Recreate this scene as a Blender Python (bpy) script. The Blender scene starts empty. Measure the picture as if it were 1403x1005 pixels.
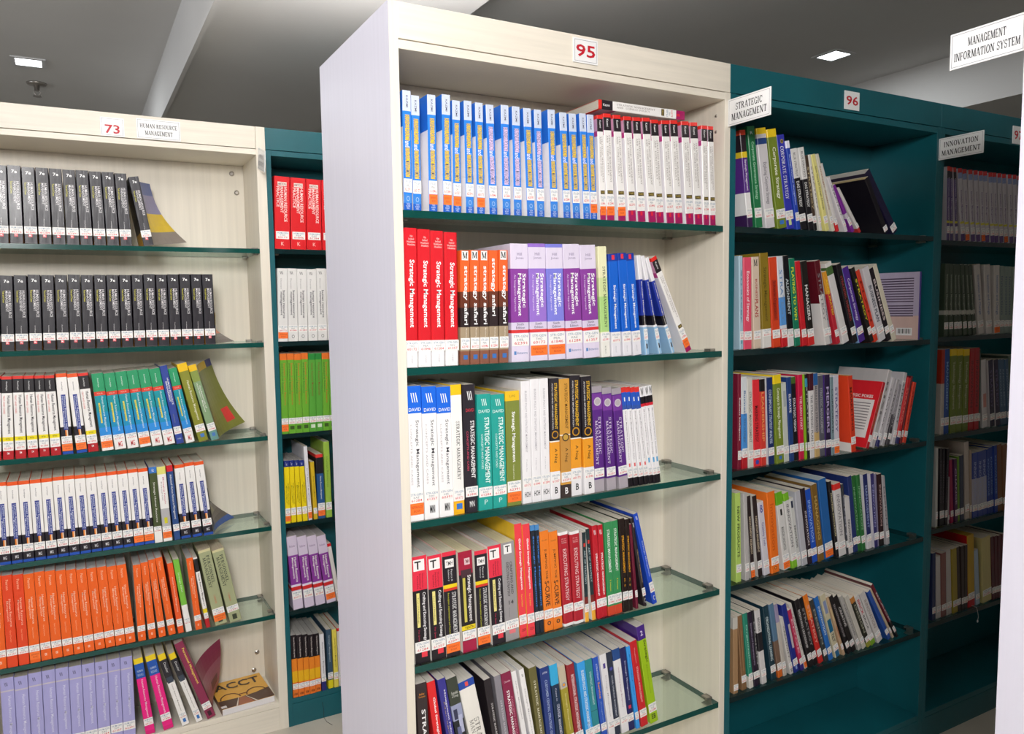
import bpy, math, random
from mathutils import Vector, Matrix

# ------------------------------------------------------------------ camera, light, exposure
scene = bpy.context.scene
COL = scene.collection
CAM = Vector((-0.577, -1.4528, 1.4541))
YAW, PITCH, ROLL, FPX, PPX, PPY = 0.4969, -0.0873, -0.0166, 1048.76, 670.13, 514.45
IW, IH = 1403, 1005
_f = Vector((math.sin(YAW)*math.cos(PITCH), math.cos(YAW)*math.cos(PITCH), math.sin(PITCH)))
_r = Vector((math.cos(YAW), -math.sin(YAW), 0))
_u = _r.cross(_f)
R_ = _r*math.cos(ROLL) + _u*math.sin(ROLL)
U_ = -_r*math.sin(ROLL) + _u*math.cos(ROLL)
cd = bpy.data.cameras.new('camera')
cam = bpy.data.objects.new('camera', cd)
COL.objects.link(cam)
cam.matrix_world = Matrix(((R_.x, U_.x, -_f.x, CAM.x), (R_.y, U_.y, -_f.y, CAM.y), (R_.z, U_.z, -_f.z, CAM.z), (0, 0, 0, 1)))
cd.sensor_width = 36
cd.lens = FPX/IW*36
cd.shift_x = (IW/2-PPX)/IW
cd.shift_y = (PPY-IH/2)/IW
cd.clip_start = 0.02
scene.camera = cam
vs = scene.view_settings
vs.view_transform = 'Standard'; vs.look = 'None'; vs.gamma = 1; vs.use_curve_mapping = False
vs.exposure = 0.0
scene.cycles.use_denoising = True
scene.cycles.max_bounces = 8
scene.cycles.transparent_max_bounces = 16

w = bpy.data.worlds.new('world'); scene.world = w; w.use_nodes = True
w.node_tree.nodes['Background'].inputs[0].default_value = (.9, .93, 1, 1)
w.node_tree.nodes['Background'].inputs[1].default_value = 0.3


def lamp(name, kind, loc, target, power, size=.5, col=(1, 1, 1), sizey=None):
    ld = bpy.data.lights.new(name, kind); ld.energy = power; ld.color = col
    if kind == 'AREA':
        ld.size = size
        if sizey: ld.shape = 'RECTANGLE'; ld.size_y = sizey
    o = bpy.data.objects.new(name, ld); COL.objects.link(o); o.location = loc
    o.rotation_euler = (Vector(target)-Vector(loc)).to_track_quat('-Z', 'Y').to_euler()
    return o


KEY = lamp('key_lamp', 'AREA', (-1.0, -2.3, 2.3), (0.3, 0.3, 1.1), 66, .5, (1, .985, .97))
TOP = lamp('overhead_bounce_fill', 'AREA', (-.25, -.95, 2.66), (-.2, -.9, 0), 20, .9, (1, .985, .97))  # added fill without a fixture, stands in for flash bounced off the ceiling
BNC = lamp('bounce_flash', 'SPOT', (-1.0, -.6, 1.9), (-.0, 1.3, 2.75), 9, col=(1, .98, .97))
BNC.data.spot_size = math.radians(80); BNC.data.spot_blend = 1; BNC.data.shadow_soft_size = .1
UPL = lamp('beam_bounce_fill', 'SPOT', (.2, .3, 2.1), (.2, .34, 3), 62, col=(1, .98, .97))  # unseen upward spot, added to imitate bounced flash on the beam
UPL.data.spot_size = math.radians(168); UPL.data.spot_blend = .4; UPL.data.shadow_soft_size = .12
WIN = lamp('window_daylight', 'AREA', (-4.1, 1.2, 2.1), (0, 1.2, 2.3), 40, 2.4, (.86, .92, 1), .8)

# ------------------------------------------------------------------ helpers
rnd = random.Random(7)


def at(u, v, ax, val):
    """the point of the plane axis=val that the photograph shows at pixel u, v"""
    d = _f + R_*((u-PPX)/FPX) - U_*((v-PPY)/FPX)
    return CAM + d*((val-CAM[ax])/d[ax])


def lin(hexc):
    if not isinstance(hexc, str): return hexc
    hexc = hexc.lstrip('#')
    if len(hexc) == 3: hexc = ''.join(c*2 for c in hexc)
    out = []
    for i in (0, 2, 4):
        c = int(hexc[i:i+2], 16)/255
        out.append(c/12.92 if c <= .04045 else ((c+.055)/1.055)**2.4)
    return (*out, 1.0)


def mat(name, col='fff', rough=.5, spec=.5, attr=False, noise=0, nscale=(20, 20, 20), bump=0, metal=0, emit=None, coat=0, wear=0):
    m = bpy.data.materials.new(name); m.use_nodes = True
    nt = m.node_tree; b = nt.nodes['Principled BSDF']
    b.inputs['Roughness'].default_value = rough
    b.inputs['Specular IOR Level'].default_value = spec
    b.inputs['Metallic'].default_value = metal
    b.inputs['Coat Weight'].default_value = coat
    b.inputs['Coat Roughness'].default_value = .08
    b.inputs['Base Color'].default_value = lin(col)
    src = None
    if attr:
        a = nt.nodes.new('ShaderNodeAttribute'); a.attribute_name = 'col'; src = a.outputs['Color']
        nt.links.new(src, b.inputs['Base Color'])
    if noise or bump or wear:
        tc = nt.nodes.new('ShaderNodeTexCoord'); mp = nt.nodes.new('ShaderNodeMapping'); mp.inputs['Scale'].default_value = nscale
        nt.links.new(tc.outputs['Object'], mp.inputs['Vector'])
        n = nt.nodes.new('ShaderNodeTexNoise'); n.inputs['Scale'].default_value = 1; n.inputs['Detail'].default_value = 5
        nt.links.new(mp.outputs[0], n.inputs['Vector'])
        if noise:
            mr = nt.nodes.new('ShaderNodeMapRange'); mr.inputs[1].default_value = .3; mr.inputs[2].default_value = .7
            mr.inputs[3].default_value = 1-noise; mr.inputs[4].default_value = 1+noise*.35
            nt.links.new(n.outputs[0], mr.inputs[0])
            mx = nt.nodes.new('ShaderNodeMix'); mx.data_type = 'RGBA'; mx.blend_type = 'MULTIPLY'; mx.inputs[0].default_value = 1
            if src is not None: nt.links.new(src, mx.inputs[6])
            else: mx.inputs[6].default_value = lin(col)
            nt.links.new(mr.outputs[0], mx.inputs[7]); nt.links.new(mx.outputs[2], b.inputs['Base Color'])
        if wear:
            mr = nt.nodes.new('ShaderNodeMapRange'); mr.inputs[3].default_value = max(0, rough-wear); mr.inputs[4].default_value = rough+wear
            nt.links.new(n.outputs[0], mr.inputs[0]); nt.links.new(mr.outputs[0], b.inputs['Roughness'])
        if bump:
            bp = nt.nodes.new('ShaderNodeBump'); bp.inputs['Strength'].default_value = bump; bp.inputs['Distance'].default_value = .002
            nt.links.new(n.outputs[0], bp.inputs['Height']); nt.links.new(bp.outputs[0], b.inputs['Normal'])
    if emit:
        b.inputs['Emission Color'].default_value = lin(col); b.inputs['Emission Strength'].default_value = emit
    return m


M_COVER = mat('printed_cover', attr=True, rough=.34, wear=.1, nscale=(60, 60, 12), noise=.05)
M_PLASTIC = mat('plastic_wrapped_cover', attr=True, rough=.38, wear=.14, nscale=(90, 90, 14), noise=.05, coat=.06, bump=.5)
M_LABEL = mat('label_paper', attr=True, rough=.55)
M_PAPER = mat('page_paper', attr=True, rough=.85, noise=.2, nscale=(1500, 3, 3), spec=.2)
M_CREAM = mat('cream_laminate', 'e9e1d2', rough=.42, noise=.07, nscale=(3, 3, 60))
M_CREAMH = mat('cream_laminate_crossgrain', 'e9e1d2', rough=.42, noise=.09, nscale=(4, 4, 90))
M_CREAMV = mat('cream_laminate_upright_grain', 'e9e1d2', rough=.42, noise=.07, nscale=(70, 70, 2))
M_LILAC = mat('lilac_white_laminate', 'dedbe8', rough=.4, noise=.03, nscale=(90, 90, 2))
M_TEAL = mat('teal_laminate', '125e68', rough=.38, noise=.12, nscale=(6, 6, 6))
M_STEEL = mat('brushed_steel', 'b0aaa4', rough=.35, metal=.9, noise=.1, nscale=(100, 100, 10))
M_WHITEP = mat('white_ceiling_paint', 'd8d6d4', rough=.8, noise=.03, nscale=(3, 3, 3))
M_FLOOR = mat('floor_tile', 'c9c2b4', rough=.3, noise=.12, nscale=(5, 5, 5))
M_SIGN = mat('sign_plate', 'f2f2f2', rough=.25, noise=.02, coat=.3)
M_BLACK = mat('black_print', '1b1a1d', rough=.5, noise=.05)
M_RED = mat('red_print', 'c2182c', rough=.5, noise=.05)
M_GREY = mat('grey_print', '8a8a92', rough=.5, noise=.05)
M_DARK = mat('dark_socket', '2c2926', rough=.6, noise=.1)
M_LED = mat('led_diffuser', 'f4fbff', rough=.4, emit=7)
M_TRIM = mat('lamp_trim', 'cfcfcf', rough=.4, noise=.03)


def glass_mat():
    m = bpy.data.materials.new('shelf_glass'); m.use_nodes = True; nt = m.node_tree; nt.nodes.clear()
    out = nt.nodes.new('ShaderNodeOutputMaterial'); tr = nt.nodes.new('ShaderNodeBsdfTransparent'); tr.inputs[0].default_value = (.90, .96, .94, 1)
    gl = nt.nodes.new('ShaderNodeBsdfGlossy'); gl.inputs['Roughness'].default_value = .03; gl.inputs[0].default_value = (.9, .97, .94, 1)
    fr = nt.nodes.new('ShaderNodeFresnel'); ge = nt.nodes.new('ShaderNodeNewGeometry'); mr = nt.nodes.new('ShaderNodeMapRange')
    mr.inputs[3].default_value = 1.5; mr.inputs[4].default_value = 1/1.5
    nt.links.new(ge.outputs['Backfacing'], mr.inputs[0]); nt.links.new(mr.outputs[0], fr.inputs[0])
    mx = nt.nodes.new('ShaderNodeMixShader')
    nt.links.new(fr.outputs[0], mx.inputs[0]); nt.links.new(tr.outputs[0], mx.inputs[1]); nt.links.new(gl.outputs[0], mx.inputs[2])
    nt.links.new(mx.outputs[0], out.inputs[0])
    return m


M_GLASS = glass_mat()
M_GEDGE2 = mat('shaded_glass_edge', '08262a', rough=.12, noise=.15, nscale=(8, 8, 8), spec=.6)  # same glass edge, shade of the teal bookcases put into its colour
M_GEDGE = mat('glass_green_edge', '0a4a44', rough=.12, noise=.15, nscale=(8, 8, 8), spec=.6)


class MB:
    """collects quads and triangles with a colour per face"""
    def __init__(s): s.v = []; s.f = []; s.c = []; s.m = []

    def poly(s, pts, col=(1, 1, 1, 1), mi=0):
        n = len(s.v); s.v += [tuple(p) for p in pts]; s.f.append(tuple(range(n, n+len(pts)))); s.c.append(col); s.m.append(mi)

    def box(s, a, b, col=(1, 1, 1, 1), mi=0, bev=0, mis=None):
        x0, y0, z0 = a; x1, y1, z1 = b
        n = len(s.v)
        s.v += [(x, y, z) for z in (z0, z1) for y in (y0, y1) for x in (x0, x1)]
        for i, q in enumerate(((0, 2, 3, 1), (4, 5, 7, 6), (0, 1, 5, 4), (2, 6, 7, 3), (0, 4, 6, 2), (1, 3, 7, 5))):
            s.f.append(tuple(n+k for k in q)); s.c.append(col); s.m.append(mis[i] if mis else mi)

    def lathe(s, prof, c=(0, 0, 0), n=16, col=(1, 1, 1, 1), ax='z'):
        b = len(s.v)
        for r, z in prof:
            for k in range(n):
                a = 2*math.pi*k/n; p = (r*math.cos(a), r*math.sin(a), z)
                if ax == 'y': p = (p[0], p[2], p[1])
                s.v.append((p[0]+c[0], p[1]+c[1], p[2]+c[2]))
        for i in range(len(prof)-1):
            for k in range(n):
                s.f.append((b+i*n+k, b+i*n+(k+1) % n, b+(i+1)*n+(k+1) % n, b+(i+1)*n+k)); s.c.append(col); s.m.append(0)
        s.f.append(tuple(b+k for k in range(n))); s.c.append(col); s.m.append(0)
        s.f.append(tuple(b+(len(prof)-1)*n+k for k in range(n))); s.c.append(col); s.m.append(0)

    def tube(s, pts, r, n=6, col=(1, 1, 1, 1)):
        b = len(s.v); P = [Vector(p) for p in pts]
        for i, p in enumerate(P):
            t = (P[min(i+1, len(P)-1)]-P[max(i-1, 0)]).normalized()
            a = t.orthogonal().normalized(); c = t.cross(a)
            for k in range(n):
                an = 2*math.pi*k/n; s.v.append(tuple(p+a*(r*math.cos(an))+c*(r*math.sin(an))))
        for i in range(len(P)-1):
            for k in range(n):
                s.f.append((b+i*n+k, b+i*n+(k+1) % n, b+(i+1)*n+(k+1) % n, b+(i+1)*n+k)); s.c.append(col); s.m.append(0)

    def mesh(s, name, mats, smooth=False):
        me = bpy.data.meshes.new(name); me.from_pydata(s.v, [], s.f)
        a = me.attributes.new('col', 'FLOAT_COLOR', 'FACE')
        flat = []
        for c in s.c: flat += c
        a.data.foreach_set('color', flat)
        for m in (mats if isinstance(mats, (list, tuple)) else [mats]): me.materials.append(m)
        if any(s.m): me.polygons.foreach_set('material_index', s.m)
        if smooth: me.polygons.foreach_set('use_smooth', [True]*len(s.f))
        me.update()
        return me


def obj(name, me, parent=None, loc=None):
    o = bpy.data.objects.new(name, me); COL.objects.link(o)
    if parent: o.parent = parent
    if loc: o.location = loc
    return o


def part(name, mb, mats, parent=None, bevel=0, smooth=False):
    o = obj(name, mb.mesh(name, mats, smooth), parent)
    if bevel:
        md = o.modifiers.new('soft_edge', 'BEVEL'); md.width = bevel; md.segments = 2; md.limit_method = 'ANGLE'
    return o


def tag(o, label, cat, group=None):
    o['label'] = label; o['category'] = cat
    if group: o['group'] = group
    return o


def thing(name, label, cat, loc=(0, 0, 0), group=None):
    o = bpy.data.objects.new(name, None); COL.objects.link(o); o.location = loc; o.empty_display_size = .05
    return tag(o, label, cat, group)


def boxpart(name, a, b, m, parent, bevel=0.0008, mis=None):
    q = MB(); q.box(a, b, mis=mis)
    return part(name, q, m, parent, bevel)


# ---- lettering: sans from the built-in font, slab serif from strokes
_tc = {}


def _sans(txt, bold):
    cu = bpy.data.curves.new('t', 'FONT'); cu.body = txt; cu.resolution_u = 2; cu.fill_mode = 'FRONT'
    cu.offset = .017 if bold else .003
    o = bpy.data.objects.new('t', cu); COL.objects.link(o)
    dg = bpy.context.evaluated_depsgraph_get()
    me = o.evaluated_get(dg).to_mesh()
    vs_ = [(v.co.x, v.co.y) for v in me.vertices]; fs = [tuple(p.vertices) for p in me.polygons]
    o.evaluated_get(dg).to_mesh_clear()
    bpy.data.objects.remove(o); bpy.data.curves.remove(cu)
    return vs_, fs


def _glyphs():
    T, t, S = .19, .1, .075
    G = {}
    def st(x0, y0, x1, y1, w_): return [(x0-w_/2, y0), (x0+w_/2, y0), (x1+w_/2, y1), (x1-w_/2, y1)]
    def rc(x0, x1, y0, y1): return [(x0, y0), (x1, y0), (x1, y1), (x0, y1)]
    def sf(x, y, h=.15): return rc(x-h, x+h, y, y+S) if y < .5 else rc(x-h, x+h, y-S, y)
    def stem(x, w_=T, h=.15): return [st(x, 0, x, 1, w_), sf(x, 0, h), sf(x, 1, h)]
    def arc(cx, cy, rx, ry, a0, a1, n=9, tk=T):
        out = []; pr = None
        for i in range(n+1):
            a = math.radians(a0+(a1-a0)*i/n); c, s_ = math.cos(a), math.sin(a)
            o_ = (cx+rx*c, cy+ry*s_); i_ = (cx+(rx-tk)*c, cy+(ry-t)*s_)
            if pr: out.append([pr[0], o_, i_, pr[1]])
            pr = (o_, i_)
        return out
    G['A'] = (.9, [st(.12, 0, .45, 1, t), st(.45, 1, .78, 0, T*1.1), rc(.22, .68, .28, .35), sf(.12, 0, .12), sf(.78, 0, .15)])
    G['C'] = (.82, arc(.44, .5, .4, .52, 40, 320, 14)+[rc(.72, .79, .66, .98)])
    G['D'] = (.88, stem(.2)+arc(.3, .5, .52, .5, -90, 90, 9)+[rc(.2, .3, 0, t), rc(.2, .3, 1-t, 1)])
    G['E'] = (.78, stem(.2)+[rc(.2, .7, 0, t), rc(.2, .7, 1-t, 1), rc(.2, .5, .47, .54), rc(.63, .71, 0, .27), rc(.62, .7, .75, 1), rc(.46, .52, .38, .63)])
    G['F'] = (.74, stem(.2)+[rc(.2, .7, 1-t, 1), rc(.2, .5, .47, .54), rc(.62, .7, .75, 1), rc(.46, .52, .38, .63)])
    G['G'] = (.9, arc(.44, .5, .4, .52, 40, 320, 14)+[rc(.72, .79, .66, .98), rc(.66, .82, 0, .45), rc(.56, .88, .4, .46)])
    G['H'] = (.98, stem(.2)+stem(.78)+[rc(.2, .78, .47, .54)])
    G['I'] = (.42, stem(.21))
    G['L'] = (.74, stem(.2)+[rc(.2, .68, 0, t), rc(.61, .69, 0, .3)])
    G['M'] = (1.12, [st(.17, 0, .17, 1, t), st(.92, 0, .92, 1, T), st(.19, 1, .54, .05, T), st(.54, .05, .9, 1, t), sf(.17, 0, .13), sf(.92, 0, .15), sf(.12, 1, .1), sf(.96, 1, .12)])
    G['N'] = (.98, [st(.18, 0, .18, 1, t), st(.8, 0, .8, 1, t), st(.2, 1, .78, 0, T*1.1), sf(.18, 0, .13), sf(.8, 1, .13), sf(.14, 1, .12)])
    G['O'] = (.92, arc(.46, .5, .42, .52, 0, 360, 18))
    G['P'] = (.8, stem(.2)+arc(.32, .73, .42, .27, -90, 90, 8)+[rc(.2, .34, 1-t, 1), rc(.2, .34, .46, .46+t)])
    G['R'] = (.92, stem(.2)+arc(.32, .73, .4, .27, -90, 90, 8)+[rc(.2, .34, 1-t, 1), rc(.2, .34, .46, .46+t), st(.72, 0, .45, .48, T), sf(.76, 0, .12)])
    G['S'] = (.72, arc(.36, .74, .28, .28, 20, 250, 10, .12)+arc(.36, .27, .3, .29, -160, 80, 10, .12)+[rc(.58, .64, .72, 1), rc(.07, .13, 0, .3), st(.5, .45, .22, .56, .22)])
    G['T'] = (.84, [st(.42, 0, .42, 1, T), sf(.42, 0), rc(.06, .78, 1-t, 1), rc(.06, .13, .72, 1), rc(.71, .78, .72, 1)])
    G['U'] = (.96, [st(.2, .3, .2, 1, T), st(.78, .3, .78, 1, t), sf(.2, 1), sf(.78, 1, .13)]+arc(.48, .32, .36, .34, 180, 360, 9, .12))
    G['V'] = (.9, [st(.14, 1, .46, 0, T*1.1), st(.46, 0, .78, 1, t), sf(.14, 1), sf(.78, 1, .12)])
    G['Y'] = (.86, [st(.14, 1, .43, .45, T), st(.43, .45, .74, 1, t), st(.43, 0, .43, .5, T), sf(.43, 0), sf(.14, 1, .14), sf(.74, 1, .12)])
    G[' '] = (.42, [])
    return G


_G = _glyphs()


def _serif(txt):
    x = 0; vs_ = []; fs = []
    for ch in txt.upper():
        wd, ps = _G.get(ch, (.5, []))
        for p in ps:
            n = len(vs_); vs_ += [(x+a, b) for a, b in p]; fs.append(tuple(range(n, n+len(p))))
        x += wd+.03
    return vs_, fs


def tm(txt, style=''):
    k = (txt, style)
    if k not in _tc:
        v, f = _serif(txt) if 's' in style else _sans(txt, 'b' in style)
        x0 = min(a for a, b in v); x1 = max(a for a, b in v); y0 = min(b for a, b in v); y1 = max(b for a, b in v)
        _tc[k] = ([((a-x0)/max(1e-6, x1-x0), (b-y0)/max(1e-6, y1-y0)) for a, b in v], f, (x1-x0)/max(1e-6, y1-y0))
    return _tc[k]


def put_text(mb, txt, style, x0, x1, z0, z1, y, col, mi=0, keep=False):
    """text into the box x0..x1, z0..z1 of the plane y; style h across, v down the spine"""
    v, f, asp = tm(txt, style)
    n = len(mb.v)
    if 'v' in style: mb.v += [(x0+b*(x1-x0), y, z1-a*(z1-z0)) for a, b in v]
    else:
        if keep:
            ww = min(x1-x0, asp*(z1-z0)); c = (x0+x1)/2; x0, x1 = c-ww/2, c+ww/2
        mb.v += [(x0+a*(x1-x0), y, z0+b*(z1-z0)) for a, b in v]
    for q in f: mb.f.append(tuple(n+i for i in q)); mb.c.append(col); mb.m.append(mi)


# ------------------------------------------------------------------ the room
def struct(name, mb, m):
    o = part(name, mb, m); o['kind'] = 'structure'; return o


CEIL = 2.70
q = MB(); q.box((-4.2, -4.6, -.06), (6.6, 6.8, 0)); struct('floor', q, M_FLOOR)
q = MB(); q.box((-4.2, -4.6, CEIL), (6.6, 6.8, CEIL+.06)); struct('ceiling', q, M_WHITEP)
q = MB(); q.box((-.12, -4.6, 2.43), (.645, 6.8, CEIL)); struct('beam_left', q, M_WHITEP)
q = MB(); q.box((-.135, -4.6, 2.415), (-.118, 6.8, 2.432)); struct('trim_1', q, M_WHITEP)
q = MB(); q.box((3.45, -4.6, 2.43), (4.4, 6.8, CEIL)); struct('beam_right', q, M_WHITEP)
for nm, a, b in (('wall_left', (-4.26, -4.6, 0), (-4.2, 6.8, CEIL)), ('wall_right', (6.6, -4.6, 0), (6.66, 6.8, CEIL)),
                 ('wall_back', (-4.2, 6.8, 0), (6.6, 6.86, CEIL)), ('wall_front', (-4.2, -4.66, 0), (6.6, -4.6, CEIL))):
    q = MB(); q.box(a, b); struct(nm, q, M_WHITEP)


def downlight(x, y, label):
    t = thing('recessed_light', label, 'ceiling light', (x, y, CEIL), 'recessed ceiling lights')
    q = MB()
    for a, b in (((-.075, -.075), (.075, -.056)), ((-.075, .056), (.075, .075)), ((-.075, -.056), (-.056, .056)), ((.056, -.056), (.075, .056))):
        q.box((a[0], a[1], -.006), (b[0], b[1], -.0003))
    part('trim_ring', q, M_TRIM, t)
    q = MB(); q.box((-.055, -.055, -.004), (.055, .055, -.0005)); part('diffuser', q, M_LED, t)
    ld = bpy.data.lights.new('downlight_glow', 'AREA'); ld.energy = 5; ld.size = .1; ld.color = (.93, .98, 1)
    o = bpy.data.objects.new('downlight_glow', ld); COL.objects.link(o); o.location = (0, 0, -.012); o.parent = t


downlight(2.875, 1.21, 'small square recessed ceiling light glowing above teal bookcase 96')
downlight(-.692, 3.03, 'small square recessed ceiling light beside the sprinkler above bookcase 73')

t = thing('sprinkler', 'chrome fire sprinkler head hanging from the ceiling above bookcase 73', 'sprinkler', (-.671, 3.42, CEIL))
q = MB(); q.lathe([(.012, -.012), (.045, -.009), (.05, 0)]); part('escutcheon', q, M_STEEL, t, smooth=True)
q = MB(); q.lathe([(.012, -.04), (.014, -.011)], n=10); part('body', q, M_STEEL, t, smooth=True)
for s in (-1, 1):
    q = MB(); q.tube([(.011*s, 0, -.038), (.016*s, 0, -.05), (.006*s, 0, -.066)], .003); part('arm', q, M_STEEL, t)
q = MB(); q.lathe([(.022, -.07), (.02, -.066)], n=12); part('deflector', q, M_STEEL, t)

# ------------------------------------------------------------------ bookcases
H, DEP = 2.059, .47
ZB = [1.655, 1.335, 1.012, .700, .386]
ZA = [1.664, 1.354, 1.038, .727, .416]
ZBOT = .1


def clip(parent, x, y, z, top=True):
    q = MB(); q.box((x-.008, y-.011, z-.018), (x+.008, y+.011, z-.0153)); 
    if top:
        q.box((x-.008, y-.011, z+.0003), (x+.008, y+.011, z+.005)); q.box((x+.006, y-.011, z-.018), (x+.0095, y+.011, z+.005))
    part('shelf_clip', q, M_STEEL, parent)


def bookcase(label, x0, x1, y0, m, zs, ls, rs, full_right=False, front=True, lilac=False, nclip=True, screws=()):
    """front face on y0, outer boards ls and rs thick; closed centre back, doubled depth"""
    t = thing('bookcase', label, 'bookcase', (x0, y0, 0))
    W = x1-x0; yb = .222; mv, mh, mp = m
    if lilac:
        q = MB(); q.box((0, 0, 0), (ls, DEP, H), mis=(0, 0, 0, 0, 1, 0)); part('side_panel', q, [mv, M_LILAC], t)
    else: boxpart('side_panel', (0, 0, 0), (ls, DEP, H-.0715), mv, t)
    boxpart('side_panel', (W-rs, 0, 0), (W, DEP, H if full_right else H-.0715), mv, t)
    xe = W-rs if full_right else W
    boxpart('top_panel', (ls, 0, H-.0904), (W-rs, DEP, H-.0728), mh, t)
    boxpart('fascia', (ls if lilac else 0, 0.0, H-.0708), (xe-.0008, .018, H), mh, t, .0012)
    boxpart('roof_panel', (ls if lilac else .001, .0185, H-.015), (xe-.001, DEP, H-.001), mh, t)
    boxpart('back_panel', (ls, yb+.0005, ZBOT), (W-rs, yb+.013, H-.0908), mv, t)
    boxpart('bottom_shelf', (ls, .001, ZBOT-.0185), (W-rs, DEP, ZBOT-.0005), mh, t)
    boxpart('plinth', (ls, .0005, 0), (W-rs, .018, ZBOT-.0195), mh, t)
    if front:
        for z in zs:
            q = MB(); q.box((ls+.0012, .001, z-.015), (W-rs-.0012, yb-.001, z), mis=(0, 0, 1, 1, 1, 1))
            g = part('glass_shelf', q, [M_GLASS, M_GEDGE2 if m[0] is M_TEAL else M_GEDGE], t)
            for xx, sg in ((W-rs-.011, 1), (ls+.011, -1)):
                for yy in (.035, yb-.022): clip(g, xx, yy, z, sg > 0)
    for sx, sz in screws:
        q = MB(); q.lathe([(.0085, 0), (.0085, -.002), (.005, -.004)], (sx, yb, sz), 14, ax='y'); q.lathe([(.0035, -.0041), (.003, -.0044)], (sx, yb, sz), 8, ax='y')
        part('bolt_cap', q, M_STEEL, t, smooth=False)
    return t


CR = (M_CREAMV, M_CREAMH, M_CREAMV); TE = (M_TEAL, M_TEAL, M_TEAL)
XA = .0143
bookcase('cream laminate bookcase 73 with glass shelves of human resource textbooks', XA-.9, XA, 1.156, CR, ZA, .03, .0305, full_right=True,
         screws=[(.83, 1.94), (.844, 1.875), (.844, .199), (.83, .134)])
bookcase('teal bookcase 74 next to the cream human resource bookcase', XA+.0003, .92, 1.156, TE, ZA, .0165, .0195)
B95 = bookcase('cream laminate bookcase 95 with lilac end panel and strategic management books', 0, .9195, 0, CR, ZB, .0195, .0195, lilac=True)
for px_, pz_ in ((.9, 1.935), (.9, 1.895)):
    q = MB(); q.lathe([(.004, 0), (.003, -.0015)], (0, 0, 0), 10); o = part('screw_head', q, M_STEEL, B95); o.rotation_euler = (0, math.pi/2, 0); o.location = (.8999, .03, pz_)
bookcase('teal bookcase 96 with dim dark interior between bookcases 95 and 97', .92, 1.8118, 0, TE, ZB, .0195, .0195)
bookcase('teal bookcase 97 partly hidden by the white end panel', 1.8122, 2.71, 0, TE, [1.645, 1.34, 1.022, .716, .400], .0195, .0195)
bookcase('bookcase seen end-on as a tall white panel at the frame edge', .92, 1.82, -1.155, CR, ZB, .0195, .0195, lilac=True, front=False)


# ------------------------------------------------------------------ signs
def plate(label, lines, w_, h_, style, col, border=True, cat='sign', sub=None, tw=.84):
    """plate in local x..w, z..h, print on the -y face"""
    t = thing('sign', label, cat)
    q = MB(); q.box((0, 0, 0), (w_, .0025, h_)); part('sign_plate', q, M_SIGN, t, .0004)
    if border:
        q = MB(); b = .0035; e = .0008; y = -.00025
        for a, c in (((b, b), (w_-b, b+e)), ((b, h_-b-e), (w_-b, h_-b)), ((b, b), (b+e, h_-b)), ((w_-b-e, b), (w_-b, h_-b))):
            q.poly([(a[0], y, a[1]), (c[0], y, a[1]), (c[0], y, c[1]), (a[0], y, c[1])])
        part('border_line', q, M_GREY, t)
    for txt, fx, z0, z1 in lines:
        q = MB(); ww = w_*fx; put_text(q, txt, style, (w_-ww)/2, (w_+ww)/2, h_*z0, h_*z1, -.0003, (1, 1, 1, 1))
        part('lettering', q, col, t)
    return t


def flag(t, x, y, z, rz=-math.pi/2): t.location = (x, y, z); t.rotation_euler = (0, 0, rz)


t = plate('white STRATEGIC MANAGEMENT sign projecting between bookcases 95 and 96', [('STRATEGIC', .62, .54, .8), ('MANAGEMENT', .82, .18, .44)], .135, .066, 'hs', M_BLACK); flag(t, .9105, -.0005, 1.9025)
t = plate('white INNOVATION MANAGEMENT sign projecting between bookcases 96 and 97', [('INNOVATION', .76, .56, .8), ('MANAGEMENT', .86, .18, .42)], .133, .065, 'hs', M_BLACK); flag(t, 1.801, -.0005, 1.8865)
t = plate('white MANAGEMENT INFORMATION SYSTEM sign jutting from the white end panel', [('MANAGEMENT', .5, .55, .78), ('INFORMATION SYSTEM', .87, .2, .43)], .133, .066, 'hs', M_BLACK); flag(t, .924, -.5515, 1.892)
t = plate('small white sign tilted on the stile between bookcases 73 and 74', [('HUMAN', .5, .55, .75), ('RESOURCE', .7, .2, .42)], .1, .066, 'hs', M_GREY); flag(t, -.0135, 1.1555, 1.925); t.rotation_euler = (.0, .3, -math.pi/2)
t = plate('white hanging sign half hidden behind the lilac end panel', [('HUMAN', .5, .55, .8), ('RESOURCE', .8, .18, .42)], .133, .066, 'hs', M_BLACK); flag(t, .905, 1.1555, 1.91)
t = plate('white HUMAN RESOURCE MANAGEMENT plate fixed to the fascia of bookcase 73', [('HUMAN RESOURCE', .84, .55, .76), ('MANAGEMENT', .63, .2, .42)], .125, .060, 'hs', M_BLACK); t.location = (-.371, 1.1532, 1.9895)
t = plate('number plate 73 beside the human resource plate on bookcase 73', [('73', .62, .15, .62)], .065, .055, 'hb', M_RED, cat='number plate'); t.location = (-.470, 1.1532, 1.9885)
t = plate('number plate 95 in red on the cream fascia', [('95', .78, .25, .75)], .067, .0535, 'hb', M_RED, cat='number plate'); t.location = (.436, -.0028, 1.9985)
t = plate('number plate 96 in red on the teal fascia', [('96', .8, .25, .75)], .063, .0505, 'hb', M_RED, border=False, cat='number plate'); t.location = (1.354, -.0028, 1.994)
t = plate('number plate 97 in red cut off by the white end panel', [('97', .78, .25, .75)], .067, .058, 'hb', M_RED, border=False, cat='number plate'); t.location = (2.2045, -.0028, 1.9725)

# ------------------------------------------------------------------ books
KIND = {}


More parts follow.
